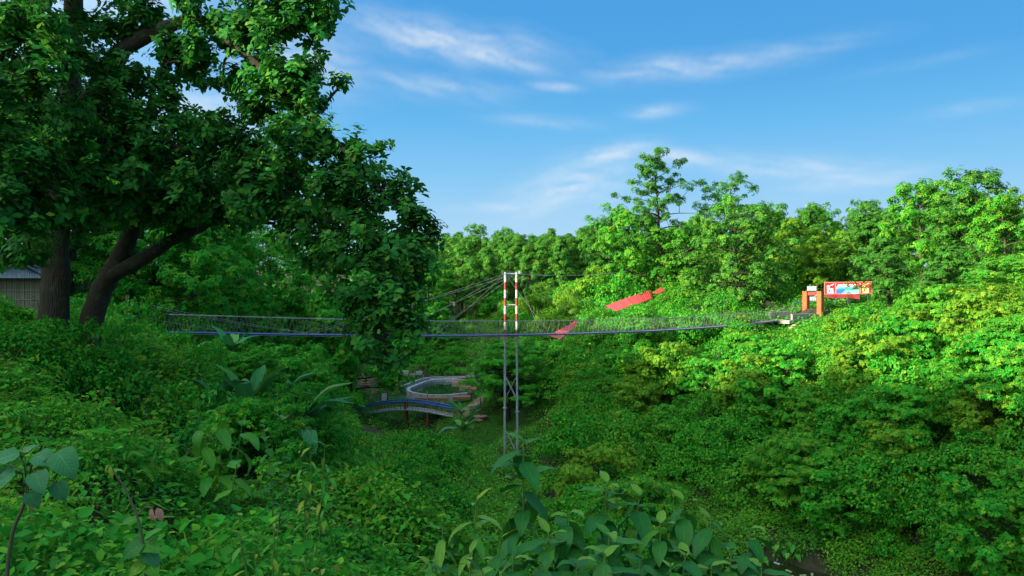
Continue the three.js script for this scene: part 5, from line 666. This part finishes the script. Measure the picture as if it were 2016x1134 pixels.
  leafyPlant('young_tree', 'young tree with hanging yellowish leaves on the near bank', [stemTo(600, 612, 845, 9), stemTo(600, 590, 880, 9), stemTo(610, 640, 880, 9), stemTo(610, 650, 925, 8.9)], 'lance', [BM.bright[0], BM.bright[2], BM.bright[1]], 0.2, 14, 9);
  leafyPlant('young_tree', 'young plant with heart leaves beside the yellowish young tree', [stemTo(540, 520, 840, 9.5), stemTo(540, 560, 870, 9.3)], 'heart', BM.dark, 0.16, 14, 10);
  leafyPlant('weed_plant', 'pale green weed stems close to the near bank edge', [stemTo(500, 470, 1050, 4.6), stemTo(510, 540, 1040, 4.6), stemTo(520, 500, 1090, 4.4)], 'lance', BM.bright, 0.12, 12, 11);
  leafyPlant('weed_plant', 'small bright weed at the foot of the dark undergrowth', [stemTo(600, 600, 1095, 4.6), stemTo(610, 630, 1120, 4.4)], 'ellip', BM.bright, 0.12, 10, 12);
  // banana plants
  const banana = (px, d, H, n, label, seed) => { const R = rng(seed), x = at(px, d); if (d < 30) H = (topY(H, d) - groundY(x, -d)) / 1.3; const t = thing('banana_plant', label, 'banana plant', [x, groundY(x, -d), -d], R() * 6, 'banana plants on the near bank'); part(t, 'stem', tubeGeo([V(0, -0.2, 0), V(0.03, H * 0.35, 0), V(0, H * 0.6, 0.02)], [0.13, 0.1, 0.06], 8), GREENSTEM); for (let k = 0; k < n; k++) { const q = k * 2.4 + R(), L = H * rand(R, 0.6, 0.95), e = rand(R, 0.4, 2.2); setLeaf(t, pickOf(R, LG.banana), pickOf(R, BM.banana), V(0, H * rand(R, 0.45, 0.62), 0), V(Math.cos(q), e, Math.sin(q)), V(-Math.cos(q) * e, 1, -Math.sin(q) * e), L); } };
  banana(490, 19.5, 690, 11, 'banana plant with tall upright fronds above the glossy undergrowth', 21); banana(535, 20.5, 700, 10, 'banana plant with bluish arching fronds', 22); banana(575, 19, 722, 10, 'low banana plant with wide spreading fronds', 23); banana(440, 20, 705, 9, 'small banana plant beside the taller banana clump', 24); banana(455, 36, 2.2, 7, 'banana plant behind the suspension bridge cables', 25); banana(912, 58, 2.6, 8, 'pale banana plant on the valley floor beyond the suspension bridge', 26); banana(700, 66, 2.2, 7, 'banana plant at the end of the arched footbridge', 27); banana(908, 64.5, 1.6, 7, 'small banana plant at the far end of the arched footbridge', 28);
  // taro along the creek
  const R = rng(31); for (let k = 0; k < 13; k++) { const d = k < 4 ? rand(R, 35.5, 37.5) : rand(R, 31, 35), x = k < 4 ? at(rand(R, 1490, 1570), d) : at(rand(R, 1630, 1740), d), t = thing('taro_plant', 'broad-leaved taro plant at the creek edge', 'plant', [x, groundY(x, -d), -d], R() * 6, 'taro plants along the creek'); for (let j = 0; j < 6; j++) { const q = j * 1.1 + R(), h = rand(R, 0.4, 0.85), e = V(Math.cos(q) * 0.35, h, Math.sin(q) * 0.35); part(t, 'leaf_stalk', tubeGeo([V(0, -0.1, 0), V(e.x * 0.4, h * 0.7, e.z * 0.4), e], [0.02, 0.014, 0.01], 5), GREENSTEM); setLeaf(t, pickOf(R, LG.taro), pickOf(R, BM.bright.slice(0, 2)), e, V(Math.cos(q), -0.6, Math.sin(q)), V(Math.cos(q) * 0.5, 1, Math.sin(q) * 0.5), rand(R, 0.32, 0.5)); } }
}
console.log('objects');
renderer.render(scene, camera);
